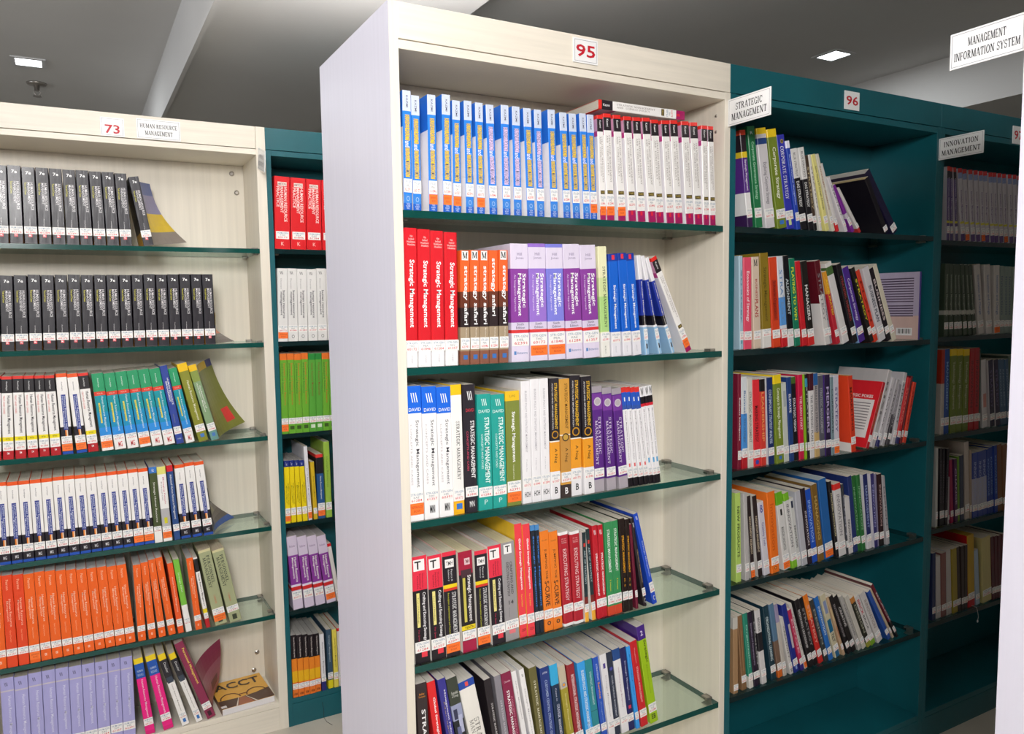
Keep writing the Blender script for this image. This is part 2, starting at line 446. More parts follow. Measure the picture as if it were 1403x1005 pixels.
def K(key, desc, base, bands=(), board=None, bb=(), rect=(), tx=(), lab=(.145, .235), hard=False, page='d8d0c2', plastic=False, lab_w=.98, dot=None, code='STR-GEN', kind='textbook'):
    KIND[key] = dict(desc=desc, base=base, bands=bands, board=board or base, bb=bb, rect=rect, tx=tx, lab=lab, hard=hard, page=page, plastic=plastic, lab_w=lab_w, dot=dot, code=code, kind=kind)


_bm = {}


def book_meshes(key, wd, h, d):
    ck = (key, round(wd*2500), round(h*1000), round(d*200))
    if ck in _bm: return _bm[ck]
    k = KIND[key]; q = MB()
    bv = min(.0035 if k['hard'] else .0013, wd*.3); th = .0022 if k['hard'] else .0007
    th = min(th, wd*.2)
    out = [(0, d), (0, bv), (bv, 0), (wd-bv, 0), (wd, bv), (wd, d)]
    inn = [(th, d), (th, bv+th*.6), (bv+th*.6, th), (wd-bv-th*.6, th), (wd-th, bv+th*.6), (wd-th, d)]
    zs = {0, 1}
    for b in list(k['bands'])+list(k['bb']): zs.add(b[0]); zs.add(b[1])
    zs = sorted(zs); base = lin(k['base']); bd = lin(k['board'])

    def col(z, bands, dflt):
        c = dflt
        for a, b, cc in bands:
            if a <= z <= b: c = lin(cc)
        return c
    for i in range(len(zs)-1):
        z0, z1 = zs[i], zs[i+1]; zm = (z0+z1)/2; cs = col(zm, k['bands'], base)
        cb = col(zm, k['bb'], bd) if (k['bb'] or k['board'] != k['base']) else cs
        for s in range(5):
            a, b = out[s], out[s+1]
            q.poly([(*a, z0*h), (*b, z0*h), (*b, z1*h), (*a, z1*h)], cb if s in (0, 4) else cs)
    wht = lin('d9d4c8'); top = col(.999, k['bands'], base); bot = col(.001, k['bands'], base)
    for s in range(5):
        a, b, a2, b2 = out[s], out[s+1], inn[s], inn[s+1]
        q.poly([(*a2, h), (*b2, h), (*b2, 0), (*a2, 0)], wht)
        q.poly([(*a, h), (*b, h), (*b2, h), (*a2, h)], top)
        q.poly([(*a, 0), (*a2, 0), (*b2, 0), (*b, 0)], bot)
    for o_, i_ in ((out[0], inn[0]), (out[5], inn[5])): q.poly([(*o_, 0), (*o_, h), (*i_, h), (*i_, 0)], base)
    ly = -.00008
    for x0, x1, z0, z1, c in k['rect']:
        q.poly([(bv+(wd-2*bv)*x, ly, z*h) for x, z in ((x0, z0), (x1, z0), (x1, z1), (x0, z1))], lin(c)); ly -= .00005
    if k['dot']:
        x, z, r, c, c2 = k['dot']
        for rr, cc in ((r, c), (r*.72, c2)):
            q.poly([(wd*x+rr*wd*math.cos(a*math.pi/8), ly, h*z+rr*wd*math.sin(a*math.pi/8)) for a in range(16)], lin(cc)); ly -= .00005
    ly -= .00005
    for tx in k['tx']:
        txt, x0, x1, z0, z1, c, st = tx
        put_text(q, txt, st, wd*x0, wd*x1, h*z0, h*z1, ly, lin(c), keep='k' in st)
    cover = q.mesh('cover', M_PLASTIC if k['plastic'] else M_COVER)
    q = MB(); ins = .004 if k['hard'] else .0012
    q.box((th*1.05, th*1.2+.0006, ins if k['hard'] else .0005), (wd-th*1.05, d-ins, h-ins), lin(k['page']))
    pages = q.mesh('page_block', M_PAPER)
    _bm[ck] = (cover, pages)
    return _bm[ck]


_lm = {}


def label_mesh(code, i):
    """unit call number label: paper slab with three printed lines"""
    k = (code, i % 5)
    if k not in _lm:
        q = MB(); q.box((0, -.00045, 0), (1, -.0001, 1), lin('f3f1ee'))
        put_text(q, code, 'h', .1, .92, .68, .88, -.0006, lin('7f97b0'))
        put_text(q, ('KAZ', 'DAV', 'HIL', 'THO', 'PEA')[i % 5], 'h', .3, .7, .42, .6, -.0006, lin('8a8f98'))
        put_text(q, ('61284', '61357', '62391', '60172', '61846')[i % 5], 'h', .14, .88, .12, .34, -.0006, lin('d8343c'))
        _lm[k] = q.mesh('call_label', M_LABEL)
    return _lm[k]


def sticker_mesh():
    if 'o' not in _lm:
        q = MB(); q.box((0, -.0005, 0), (1, -.0001, 1), lin('ff7a2e'))
        put_text(q, 'REFERENCE', 'h', .14, .9, .56, .78, -.0007, lin('c2481c'))
        put_text(q, 'BOOK', 'h', .3, .76, .22, .44, -.0007, lin('c2481c'))
        _lm['o'] = q.mesh('reference_sticker', M_LABEL)
    return _lm['o']


NB = [0]


def make_book(key, wd, h, d, label, loc, lean=0, rz=0, orange=False, group=None, flat=None):
    k = KIND[key]; NB[0] += 1
    cover, pages = book_meshes(key, wd, h, d)
    t = thing(k['kind'], label, 'book', loc, group)
    if flat is not None: t.rotation_euler = flat
    else: t.rotation_euler = (0, -lean, rz)
    obj('cover', cover, t); obj('page_block', pages, t)
    lb = k['lab']
    if lb:
        o = obj('call_label', label_mesh(k['code'], NB[0]), t); ww = wd*k['lab_w']
        o.scale = (ww, 1, h*(lb[1]-lb[0])); o.location = ((wd-ww)/2, 0, h*lb[0])
        if orange:
            o = obj('reference_sticker', sticker_mesh(), t); o.scale = (ww, 1, h*.085); o.location = ((wd-ww)/2, 0, h*(lb[0]-.088))
    return t


def quad2(x, z, wd, h, a):
    """corners of a book leaning by a (to -x) whose lower left corner is x, z"""
    c, s = math.cos(a), math.sin(a)
    return [(x+p*c-r*s, z+p*s+r*c) for p, r in ((0, 0), (wd, 0), (wd, h), (0, h))]


def sat_gap(A, B):
    """how far A and B are apart along their best axis, negative when they cross"""
    best = -9
    for P in (A, B):
        for i in range(4):
            ex, ez = P[(i+1) % 4][0]-P[i][0], P[(i+1) % 4][1]-P[i][1]
            n = math.hypot(ex, ez); nx, nz = ez/n, -ex/n
            a = [p[0]*nx+p[1]*nz for p in A]; b = [p[0]*nx+p[1]*nz for p in B]
            best = max(best, min(b)-max(a), min(a)-max(b))
    return best


ORD = ('first second third fourth fifth sixth seventh eighth ninth tenth eleventh twelfth thirteenth fourteenth fifteenth sixteenth seventeenth eighteenth nineteenth '
       'twentieth twenty-first twenty-second twenty-third twenty-fourth twenty-fifth twenty-sixth twenty-seventh twenty-eighth twenty-ninth thirtieth thirty-first '
       'thirty-second thirty-third thirty-fourth thirty-fifth thirty-sixth').split()
PUSH = []


SPAN = {'bookcase 73': (-.8545, -.0172), 'bookcase 74': (.0322, .9), 'bookcase 95': (.0206, .899), 'bookcase 96': (.9406, 1.791), 'bookcase 97': (1.833, 2.69)}


def shelf(case, where, Z, Y0, anchor, crop, entries, reverse=False, d=.172, dense=False, group=None):
    """entries: (kind or kinds, n, top left, bottom left, top right, bottom right, options) in crop pixels"""
    Z += .0004
    items = []
    for e in entries:
        keys, n, TL, BL, TR, BR = e[:6]; op = e[6] if len(e) > 6 else {}
        ox, oy, s = op.get('c', crop)
        if isinstance(TR, (int, float)): TR = (TL[0]+TR, TL[1])
        if isinstance(BR, (int, float)): BR = (BL[0]+BR, BL[1])
        L = []
        for T_, B_ in ((TL, BL), (TR, BR)):
            a = at(ox+T_[0]/s, oy+T_[1]/s, 1, Y0); b = at(ox+B_[0]/s, oy+B_[1]/s, 1, Y0)
            x = a.x+(b.x-a.x)*(a.z-Z)/(a.z-b.z)
            L.append((x, math.atan2(x-a.x, a.z-Z), math.hypot(x-a.x, a.z-Z), a.x))
        if isinstance(keys, str): keys = [keys]
        gap = op.get('gap', .05)
        for i in range(n):
            t0, t1 = i/n, (i+1)/n
            tc_ = t0 if n > 1 else 0
            x0 = L[0][0]+(L[1][0]-L[0][0])*t0; x1 = L[0][0]+(L[1][0]-L[0][0])*t1
            if n == 1: th = (L[0][1]+L[1][1])/2; h = max(L[0][2], L[1][2]) if not op.get('h') else op['h']
            else:
                tt = i/max(1, n-1); th = L[0][1]+(L[1][1]-L[0][1])*tt; h = L[0][2]+(L[1][2]-L[0][2])*tt
            wd = max(.0045, min((x1-x0), (L[1][3]-L[0][3])/n*(1.04 if n > 1 else 1.12))*(1-gap)*math.cos(th))
            x0 = x1-(x1-x0)*(1-gap)
            wd = op.get('w', wd)
            items.append([keys[i % len(keys)], x0, wd, h, th, i in op.get('o', ()), op, i])
    hs = [round(it[3]*(1+rnd.uniform(-.006, .006)), 3) for it in items]
    fac = [1.0]*len(items); best = None
    for _it in range(60):
        placed = []; pos = []; push = []
        for n_, (it, h2) in enumerate(zip(items, hs)):
            key, x0, wd, h, th, og, op, i = it
            wd = round(max(.004, wd*fac[n_]), 4)
            z = Z if th >= 0 else Z+wd*math.sin(-th)
            lo = min(p[0] for p in quad2(0, z, wd, h2, th))
            x = max(x0, SPAN[case][0]-lo)
            for _ in range(400):
                P = quad2(x, z, wd, h2, th)
                if all(sat_gap(o_, P) > .0003 for o_ in placed[-6:]): break
                x += .0005
            push.append(x-x0); placed.append(P); pos.append((x, z, h2, wd))
        worst = max(push)
        if best is None or worst < best[0]: best = (worst, min(fac), pos)
        if worst < .004: break
        for n_, p in enumerate(push):
            if p > .003 and n_:
                for m_ in (n_-1, n_):
                    fac[m_] = max(.7, fac[m_]*.985)
    PUSH.append((case, where, round(best[0], 4), best[1]))
    items = [it+list(p) for it, p in zip(items, best[2])]
    # labels
    descs = [KIND[i[0]]['desc'] for i in items]
    seen = {}; order = list(range(len(items)))
    if reverse: order.reverse()
    lab = {}
    for pos, i in enumerate(order):
        ds = descs[i]
        if dense: lab[i] = f"{ds}, {ORD[pos]} from {anchor}, {case} {where}"
        elif descs.count(ds) == 1: lab[i] = f"{ds} on {case} {where}"
        else:
            seen[ds] = seen.get(ds, 0)+1
            lab[i] = f"{ORD[seen[ds]-1]} {ds} from {anchor}, {case} {where}"
    res = []
    for i, it in enumerate(items):
        key, _, _, _, th, og, op, j, x, z, h2, wd = it
        dy = rnd.uniform(0, .004)+op.get('dy', 0)
        g = group
        o = make_book(key, wd, h2, op.get('d', d), lab[i], (x, Y0-.003+dy, z), th, op.get('rz', 0), og, g)
        res.append((o, wd, h2, th))
    return res


def loose_cover(book, wd, h, d, flare, cols, thick=.0009, z0=.002, top=0., ex=2.4):
    """the far board of a paperback curling away from its pages towards the foot"""
    q = MB(); NS, NZ = 8, 10
    P = {}
    for i in range(NS+1):
        for j in range(NZ+1):
            s = i/NS; t = j/NZ
            a = top+(flare-top)*(1-t)**ex
            dx = d*s*math.sin(a*(.35+.65*s)); dy = d*s*math.cos(a*.9*(.4+.6*s))
            P[i, j] = (wd+.0012+dx, .0008+dy, z0+t*(h-z0))
    for i in range(NS):
        for j in range(NZ):
            t = (j+.5)/NZ; s = (i+.5)/NS
            c = lin(cols[0])
            for a, b, s0, s1, cc in cols[1:]:
                if a <= t <= b and s0 <= s <= s1: c = lin(cc)
            p = [P[i, j], P[i+1, j], P[i+1, j+1], P[i, j+1]]
            q.poly(p, c); q.poly([(x+thick, y, z) for x, y, z in p], c)
    o = part('loose_cover', q, M_COVER, book, smooth=True)
    return o


W_ = 'f4f1ee'
# ---- kinds of the human resource shelves
K('hrm7', 'black seventh edition HRM textbook', '1c1721', bands=[(0, .012, '3a343c')], board='1a161e', bb=[(0, .2, 'd8a520')], plastic=True, lab=(.125, .225), code='HUM-GEN',
  rect=[(.32, .62, .085, .125, 'e8505a')],
  tx=[('7e', .3, .72, .905, .945, 'fff', 'hb'), ('HUMAN RESOURCE', .62, .84, .44, .8, 'e6e2e4', 'v'), ('MANAGEMENT', .4, .6, .52, .8, 'e6e2e4', 'v'), ('Text and Cases', .18, .34, .64, .8, 'd8d020', 'v'), ('Aswathappa', .42, .52, .225, .33, 'cfcacc', 'v'), ('Mc', .38, .56, .095, .118, 'fff', 'h')])
K('hrmred', 'white black-topped HRM textbook', W_, bands=[(0, .105, 'b81c26'), (.22, .27, 'f2e020'), (.8, .965, '231f24'), (.965, 1, 'e03228')], lab=(.11, .215), code='HUM-GEN',
  tx=[('Aswathappa', .38, .58, .83, .94, 'ddd', 'v'), ('Human Resource Management', .42, .8, .31, .77, '2c2a2e', 'vb'), ('TEXT AND CASES', .14, .3, .55, .77, 'd84a4a', 'v'), ('FIFTH', .3, .7, .235, .255, '4a4420', 'h'), ('EM', .4, .6, .06, .085, 'fff', 'h')])
K('pm', 'white orange-topped personnel management textbook', W_, bands=[(0, .035, '1c4fb0'), (.035, .34, '211c26'), (.955, 1, 'ee5a22')], lab=(.13, .225), code='HUM-GEN',
  rect=[(.3, .75, .3, .74, '2c3e92'), (.42, .68, .225, .3, 'f08a28'), (.56, .66, .225, .3, 'e8dcc8')],
  tx=[('Human Resource and', .54, .7, .32, .72, 'dfe4f4', 'v'), ('Personnel Management', .34, .5, .32, .72, 'dfe4f4', 'v'), ('Aswathappa', .4, .55, .79, .9, '77727a', 'v'), ('MG', .34, .66, .06, .1, 'cfcfd4', 'hb')])
K('tealhrm', 'teal and blue HRM textbook', '1496a4', bands=[(0, .16, W_), (.16, .3, '2f8fe0'), (.3, .5, '1690c0'), (.76, 1, '2a9a68'), (.715, .765, 'e2402e')], lab=(.125, .195), board='e8e2d6', code='HUM-GEN',
  rect=[(.22, .38, .36, .62, 'e8d85a')],
  tx=[('Human Resource Management', .5, .74, .24, .7, 'dff0f4', 'v'), ('Text and Cases', .25, .35, .38, .6, '7a6a20', 'v'), ('Aswathappa', .4, .56, .82, .94, 'd8f0e4', 'v'), ('FOUR', .25, .75, .73, .75, 'f0c0b0', 'h'), ('MG', .36, .72, .03, .1, 'd83038', 'hb')])
K('navyhrm', 'navy blue HRM textbook', '31479c', lab=(.125, .22), code='HUM-GEN', tx=[('HUMAN RESOURCE', .58, .8, .5, .84, W_, 'vb'), ('MANAGEMENT', .3, .52, .54, .8, W_, 'vb'), ('RUDRABASAVARAJ', .35, .48, .27, .38, '9a9a60', 'v'), ('himalaya', .25, .75, .05, .075, 'cdd', 'h')])
K('olive', 'olive yellow-topped HRM textbook', '8a8c2e', bands=[(.9, 1, 'f2c51c')], lab=(.125, .215), code='HUM-GEN', rect=[(.3, .75, .05, .095, '4a7ac0')], tx=[('Human Resource Management', .42, .72, .27, .78, 'f0efdc', 'v')])
K('olive2', 'pale green yellow-topped textbook with curled cover', '86a27a', bands=[(.92, 1, 'f2c51c'), (.78, .92, '8a9a4a'), (0, .12, '6c9a92')], lab=(.125, .225), code='HUM-GEN', rect=[(.3, .75, .05, .095, '4a7ac0')], tx=[('Fundamentals of', .55, .75, .42, .72, W_, 'v'), ('Human Resource Management', .28, .5, .38, .76, W_, 'v')])
K('greenhrm', 'dark green blue-topped HRM textbook', '46522e', bands=[(.92, 1, '3a78c8'), (0, .14, W_)], lab=(.14, .215), code='HUM-GEN', tx=[('Strategic Human Resource', .35, .65, .27, .8, W_, 'v'), ('tic', .35, .65, .94, .98, 'fff', 'h')])
K('whitepers', 'white yellow-topped personnel handbook', W_, bands=[(.9, 1, 'e8e27a'), (.2, .44, 'b8b6b8')], lab=(.13, .2), code='HUM-GEN', rect=[(.3, .7, .24, .32, 'd8d030')], tx=[('Managing People', .5, .7, .5, .86, 'd04a72', 'v'), ('Resources', .3, .45, .55, .8, 'a08a90', 'v')])
K('navyred', 'navy red-topped HRM textbook', '274a86', bands=[(.92, 1, 'd8202c')], lab=(.12, .21), code='HUM-GEN', tx=[('Advanced Human Resource Management', .3, .7, .28, .88, W_, 'v')])
K('orangehrm', 'orange HRM textbook', 'f4641a', bands=[], board='e8e2da', lab=(.125, .2), code='HUM-GEN', page='c8c4c4', tx=[('Human Resource', .52, .74, .44, .74, 'ffd9c0', 'v'), ('Management', .26, .46, .5, .72, 'ffd9c0', 'v'), ('Gary Dessler', .4, .56, .27, .4, 'ffb890', 'v'), ('Pearson', .36, .62, .84, .95, 'ffc8a8', 'v'), ('ox', .36, .6, .05, .08, 'ffe0d0', 'hb')])
K('orangered', 'deep orange HRM textbook', 'e8461c', lab=(.125, .2), code='HUM-GEN', page='c8c4c4', tx=[('Human Resource', .52, .74, .44, .74, 'ffc9b0', 'v'), ('Management', .26, .46, .5, .72, 'ffc9b0', 'v'), ('Gary Dessler', .4, .56, .27, .4, 'ffa880', 'v'), ('Pearson', .36, .62, .84, .95, 'ffb898', 'v')])
K('slimorange', 'slim orange HRM book', 'f05a22', lab=(.1, .2), code='HUM-GEN', tx=[('Human Resource Management', .35, .65, .3, .8, 'ffe0d0', 'v')])
K('greenwhite', 'green book with white foot', '7cc242', bands=[(0, .37, W_)], lab=(.1, .19), code='HUM-GEN', tx=[('Strategic HRM', .35, .65, .55, .82, 'e8f4d8', 'v')])
K('blackwhite', 'white black-topped HRM book', W_, bands=[(0, .13, 'c02028'), (.21, .27, 'f0d820'), (.8, .98, '1f1c20')], lab=(.13, .2), code='HUM-GEN', tx=[('Human Resource Management', .3, .75, .31, .77, '2c2a2e', 'vb')])
K('personnel', 'sage green personnel management textbook', 'a9ae86', bands=[(.97, 1, 'd8d0a0')], lab=(.14, .22), code='HUM-GEN', page='c9b8a2', rect=[(.3, .7, .03, .1, '3a4030')], tx=[('PERSONNEL', .52, .78, .55, .92, '3c4438', 'vs'), ('MANAGEMENT', .2, .46, .5, .9, '3c4438', 'vs'), ('C B MAMORIA', .4, .55, .28, .4, 'd07a5a', 'v')])
K('lilachrm', 'lilac HRM textbook', 'a9a6da', bands=[(.85, .865, 'c8c0cc')], lab=(.125, .225), code='HUM-GEN', page='b9b2a6', tx=[('Human Resource Management', .45, .75, .3, .8, 'dcdcf0', 'v'), ('\\\\\\', .3, .55, .91, .95, '2a2850', 'hb')])
K('pinkhrm', 'bright pink blue-topped HRM textbook', 'f01a86', bands=[(.74, .93, '1f56b0'), (.93, 1, 'f2d21c'), (0, .05, 'e0187a')], board='22206a', lab=(.12, .21), code='HUM-GEN', tx=[('Human Resource Management', .38, .68, .22, .72, 'ffd8ec', 'v'), ('HUMAN', .2, .8, .82, .85, 'bcd', 'h'), ('RESOURCE', .2, .8, .77, .8, 'bcd', 'h')])
K('monohrm', 'white black-and-yellow-topped HRM textbook', W_, bands=[(.62, .92, '26242c'), (.92, 1, 'f2d21c')], lab=(.1, .17), code='HUM-GEN', rect=[(.05, .95, .6, .68, '3c4656'), (.3, .75, .04, .09, '3a78c8')], tx=[('Dessler', .4, .7, .74, .88, 'ddd', 'v'), ('Human Resource Management', .4, .62, .2, .58, '8a8078', 'v')])
K('maroonpers', 'maroon personnel management textbook with curled cover', '8e2c50', lab=(.12, .2), code='HUM-GEN', page='cdbcb4', rect=[(.25, .7, .03, .09, '3c1424')], tx=[('Personnel Management', .45, .8, .45, .92, 'f0d060', 'vb')])
# bookcase 74
K('hrmpractice', 'thick red HRM practice textbook', 'e01e26', lab=(.14, .245), code='HUM-GEN', lab_w=.84, tx=[('HUMAN RESOURCE', .62, .82, .38, .86, 'ffe4e0', 'vb'), ('MANAGEMENT', .38, .58, .5, .86, 'ffe4e0', 'vb'), ('PRACTICE', .14, .34, .58, .86, 'ffe4e0', 'vb'), ('ARMSTRONG', .22, .78, .88, .915, '722', 'h'), ('K', .4, .6, .05, .1, 'ffc0b8', 'hb')], rect=[(.2, .82, .87, .925, 'f4e0d8')])
K('whitehrm', 'white HRM textbook with dark lettering', 'e6e4e2', lab=(.13, .22), code='HUM-GEN', tx=[('human resource', .52, .76, .32, .7, '3a3c46', 'vb'), ('management', .22, .46, .36, .68, '3a3c46', 'vb'), ('\\\\\\', .25, .6, .92, .96, '333', 'hb'), ('Decenzo', .3, .45, .72, .86, '999', 'v'), ('O', .35, .65, .04, .09, '555', 'h')])
K('greenorg', 'green orange-topped HRM textbook', '6cae34', bands=[(.92, 1, 'e8742c')], lab=(.12, .195), code='HUM-GEN', rect=[(.15, .85, .05, .095, '3c5a24')], tx=[('Essentials of Human Resource', .5, .76, .36, .88, 'd8502c', 'v'), ('and Industrial Relations', .2, .42, .5, .88, '30502a', 'v')])
K('greentop', 'green HRM textbook with dark green top', '58a43c', bands=[(.92, 1, '2c8a3c')], lab=(.12, .195), code='HUM-GEN', rect=[(.15, .85, .05, .095, 'd8e8d0')], tx=[('Human Resource Management', .3, .7, .46, .88, '88542c', 'v')])
K('yellowhrm', 'yellow blue-capped HRM textbook', 'f2d818', bands=[(.9, 1, '1e2f80')], lab=(.12, .24), code='HUM-GEN', page='a8a4a0', tx=[('HUMAN RESOURCE', .55, .8, .3, .64, '8a7a10', 'v'), ('MANAGEMENT', .22, .46, .32, .6, '8a7a10', 'v'), ('Text', .3, .6, .92, .97, 'dde', 'h')])
K('whitetall', 'tall white HRM book', 'e6e4ea', lab=(.11, .2), code='HUM-GEN', tx=[('Human Resource Management', .35, .65, .25, .7, '6a6a86', 'v')])
K('mustardhrm', 'mustard yellow HRM book', 'd8b428', lab=(.1, .2), code='HUM-GEN', tx=[('Human Resource Management', .35, .65, .3, .75, '4a4018', 'v')])
K('bluehrm', 'blue HRM book with black and red top', '27568e', bands=[(.7, .95, '1f1d24'), (.95, 1, 'e03a34')], lab=(.13, .24), code='HUM-GEN', tx=[('Human Resource Management', .4, .66, .3, .66, W_, 'v')])
K('limehrm', 'tall lime green HRM book', '9cc04a', lab=(.1, .2), code='HUM-GEN', tx=[('Human Resources', .35, .65, .4, .8, '6a8a30', 'v')])
K('purplehrm', 'purple and lavender HRM textbook', 'd8cae0', bands=[(.34, .74, '8c3c9c'), (.26, .31, 'd83030'), (.31, .34, 'e8dcf0')], lab=(.14, .25), code='HUM-GEN', page='c0b8b8', tx=[('Human Resource', .55, .8, .37, .71, W_, 'vb'), ('Management', .25, .5, .42, .71, W_, 'vb'), ('Bohlander', .2, .8, .85, .88, '8a6a9a', 'h')])
K('slimwhite', 'slim white red-topped book', 'e4dedc', bands=[(.95, 1, 'd8242c')], lab=(.1, .2), code='HUM-GEN')
K('sunset', 'black-topped orange HRM textbook', 'f0741e', bands=[(.62, 1, '221a20'), (.42, .62, 'f28a28'), (.24, .42, 'f2b81e'), (0, .12, 'ee7a2a')], board='f0741e', lab=(.13, .22), code='HUM-GEN', page='b8b4b0', tx=[('Human Resource Management', .4, .72, .64, .96, 'e8dcd8', 'v'), ('HRM', .2, .8, .03, .07, '7a3010', 'hb')])
K('whitenavy', 'white HRM book with navy foot', 'e8e6ea', bands=[(0, .16, '2c2c78')], lab=(.16, .26), code='HUM-GEN', tx=[('Human Resource Management', .35, .7, .3, .85, '3a3a5a', 'v')])
K('slatehrm', 'slate blue HRM book with yellow foot', '3c566c', bands=[(0, .14, 'e8d820')], lab=(.16, .27), code='HUM-GEN', tx=[('Strategic Management', .35, .68, .45, .9, 'cdd6dc', 'v')])
K('yellowpale', 'pale yellow HRM book', 'ecd95a', lab=(.14, .26), code='HUM-GEN', tx=[('Human Resource Management', .35, .68, .35, .85, '5a5020', 'v')])

shelf('bookcase 73', 'top shelf', ZA[0], 1.161, 'teal bookcase 74', (0, 210, 5.846), [
    ('hrm7', 11, (-186, 82), (-166, 716), (1010, 160), (1058, 728), {'gap': .09}),
    ('hrm7', 1, (1022, 193), (1145, 735), 88, 85)], reverse=True)
_a1 = [o for o in scene.objects if o.name.startswith('textbook') and o.parent is None][-1]
loose_cover(_a1, .0145, .205, .16, .9, ['8f8ab0', (0, .25, 0, 1, '8a8078'), (.2, .5, .3, 1, 'd8b83a'), (.5, .8, 0, 1, '8a86a8'), (.8, 1, 0, 1, '5c6aa0')], top=.36)
r = shelf('bookcase 73', 'second shelf', ZA[1], 1.161, 'teal bookcase 74', (0, 0, 1), [
    ('hrm7', 18, (-22, 377.2), (-19, 482), (291, 375.4), (295.6, 468), {'gap': .09})], reverse=True)
o, wd, h, th = r[-1]
loose_cover(o, wd, h*.45, .14, .6, ['8a8486', (0, .5, 0, 1, '77706e'), (.3, .7, .3, 1, 'd8683a'), (.6, 1, 0, .7, 'e0c030')])
r = shelf('bookcase 73', 'third shelf', ZA[2], 1.161, 'teal bookcase 74', (0, 0, 1), [
    ('hrmred', 6, (-15, 516), (-14, 629), (74.6, 513.9), (84.3, 621)),
    ('pm', 2, (75, 512.4), (85, 621), (106.7, 512), (120, 616), {'o': (0, 1)}),
    ('hrmred', 1, (107.5, 512), (120, 616), (121.2, 511), (137.5, 614)),
    ('tealhrm', 6, (123.9, 512.4), (138.8, 614), (218.5, 505.7), (239.5, 606), {'o': (0, 3)}),
    ('navyhrm', 1, (217.8, 502.7), (240.3, 605), (228, 500.7), (251.5, 604)),
    ('tealhrm', 1, (229.7, 507), (252, 603), (242, 505), (268, 602)),
    ('olive', 1, (242.4, 501), (271, 602), (255.4, 499), (285, 600)),
    ('olive2', 1, (257, 502), (288, 600), (268.5, 500), (299.5, 598))], reverse=True)
o, wd, h, th = r[-1]
loose_cover(o, wd, h*.97, .165, .74, ['7d8038', (.9, 1, 0, .7, 'd8b020'), (.9, 1, .7, 1, '3a3a7a'), (.12, .3, .62, .85, 'd83a38')], top=.4)
r = shelf('bookcase 73', 'fourth shelf', ZA[3], 1.161, 'teal bookcase 74', (0, 0, 1), [
    ('pm', 14, (-8.5, 662), (-1.5, 770), (201.8, 640.7), (212, 744), {'o': (12, 13), 'gap': .06}),
    ('greenhrm', 1, (203, 640), (212, 744), (213.6, 639.5), (223, 742)),
    ('whitepers', 1, (215, 640), (223.5, 741), (226.5, 639), (238, 740), {'o': (0,)}),
    ('navyred', 1, (227, 638), (238.6, 739), (236, 637), (247.5, 738)),
    ('pm', 3, (237.7, 636.7), (248, 738), (278, 632), (292, 731))], reverse=True)
o, wd, h, th = r[-1]
loose_cover(o, wd, h*.62, .16, .6, ['5a534c', (0, .13, 0, 1, '3a5a9a'), (.35, .5, .4, .8, '77704a')])
shelf('bookcase 73', 'fifth shelf', ZA[4], 1.161, 'teal bookcase 74', (0, 0, 1), [
    (['orangehrm', 'orangered', 'orangered'] + ['orangehrm']*10, 13, (-15, 790), (-7, 908), (172.6, 773), (187, 886), {'o': (3,), 'gap': .06}),
    ('orangehrm', 4, (181, 773.8), (189, 880), (224, 763), (244, 874), {'gap': .06}),
    ('slimorange', 1, (229.6, 771.6), (244.6, 872), (237, 770.5), (254.8, 870)),
    ('greenwhite', 1, (237.8, 767), (255, 868), (245.5, 765.6), (266, 866)),
    ('orangehrm', 1, (255.6, 765.5), (267.6, 862), (265.7, 762.3), (280.5, 860)),
    ('blackwhite', 1, (265.5, 765.5), (280.8, 862), (272, 763.3), (294, 860)),
    ('personnel', 1, (271.7, 757.5), (294.6, 858), (287.5, 753.2), (312.5, 856), {'o': (0,)}),
    ('personnel', 1, (291, 756.8), (314.4, 853), (306.8, 753), (332, 846))], reverse=True)
r = shelf('bookcase 73', 'bottom shelf', ZBOT, 1.163, 'teal bookcase 74', (0, 0, 1), [
    ('lilachrm', 10, (-1, 931), (3.5, 1004), (181, 897), (186, 1004), {'gap': .03}),
    ('pinkhrm', 1, (182.3, 905), (198.7, 1003.5), (195, 901), (212.4, 1001)),
    ('pinkhrm', 1, (198.7, 901), (224, 1000.8), (212.4, 897.4), (238.4, 996.7)),
    ('monohrm', 1, (215, 899.6), (249.3, 994), (226.6, 895.5), (259.7, 990)),
    ('monohrm', 1, (229.6, 898), (269.8, 991), (240.6, 894), (278.9, 987)),
    ('maroonpers', 1, (241.7, 888.6), (283.5, 984.4), (253.4, 880.4), (298, 977.5))], reverse=True)
o, wd, h, th = r[-1]
loose_cover(o, wd, h*.64, .15, .3, ['a0566e', (.6, 1, 0, 1, '8e2c50'), (.1, .25, .5, .9, '6a2c44')], z0=.03, top=.75, ex=1.2)

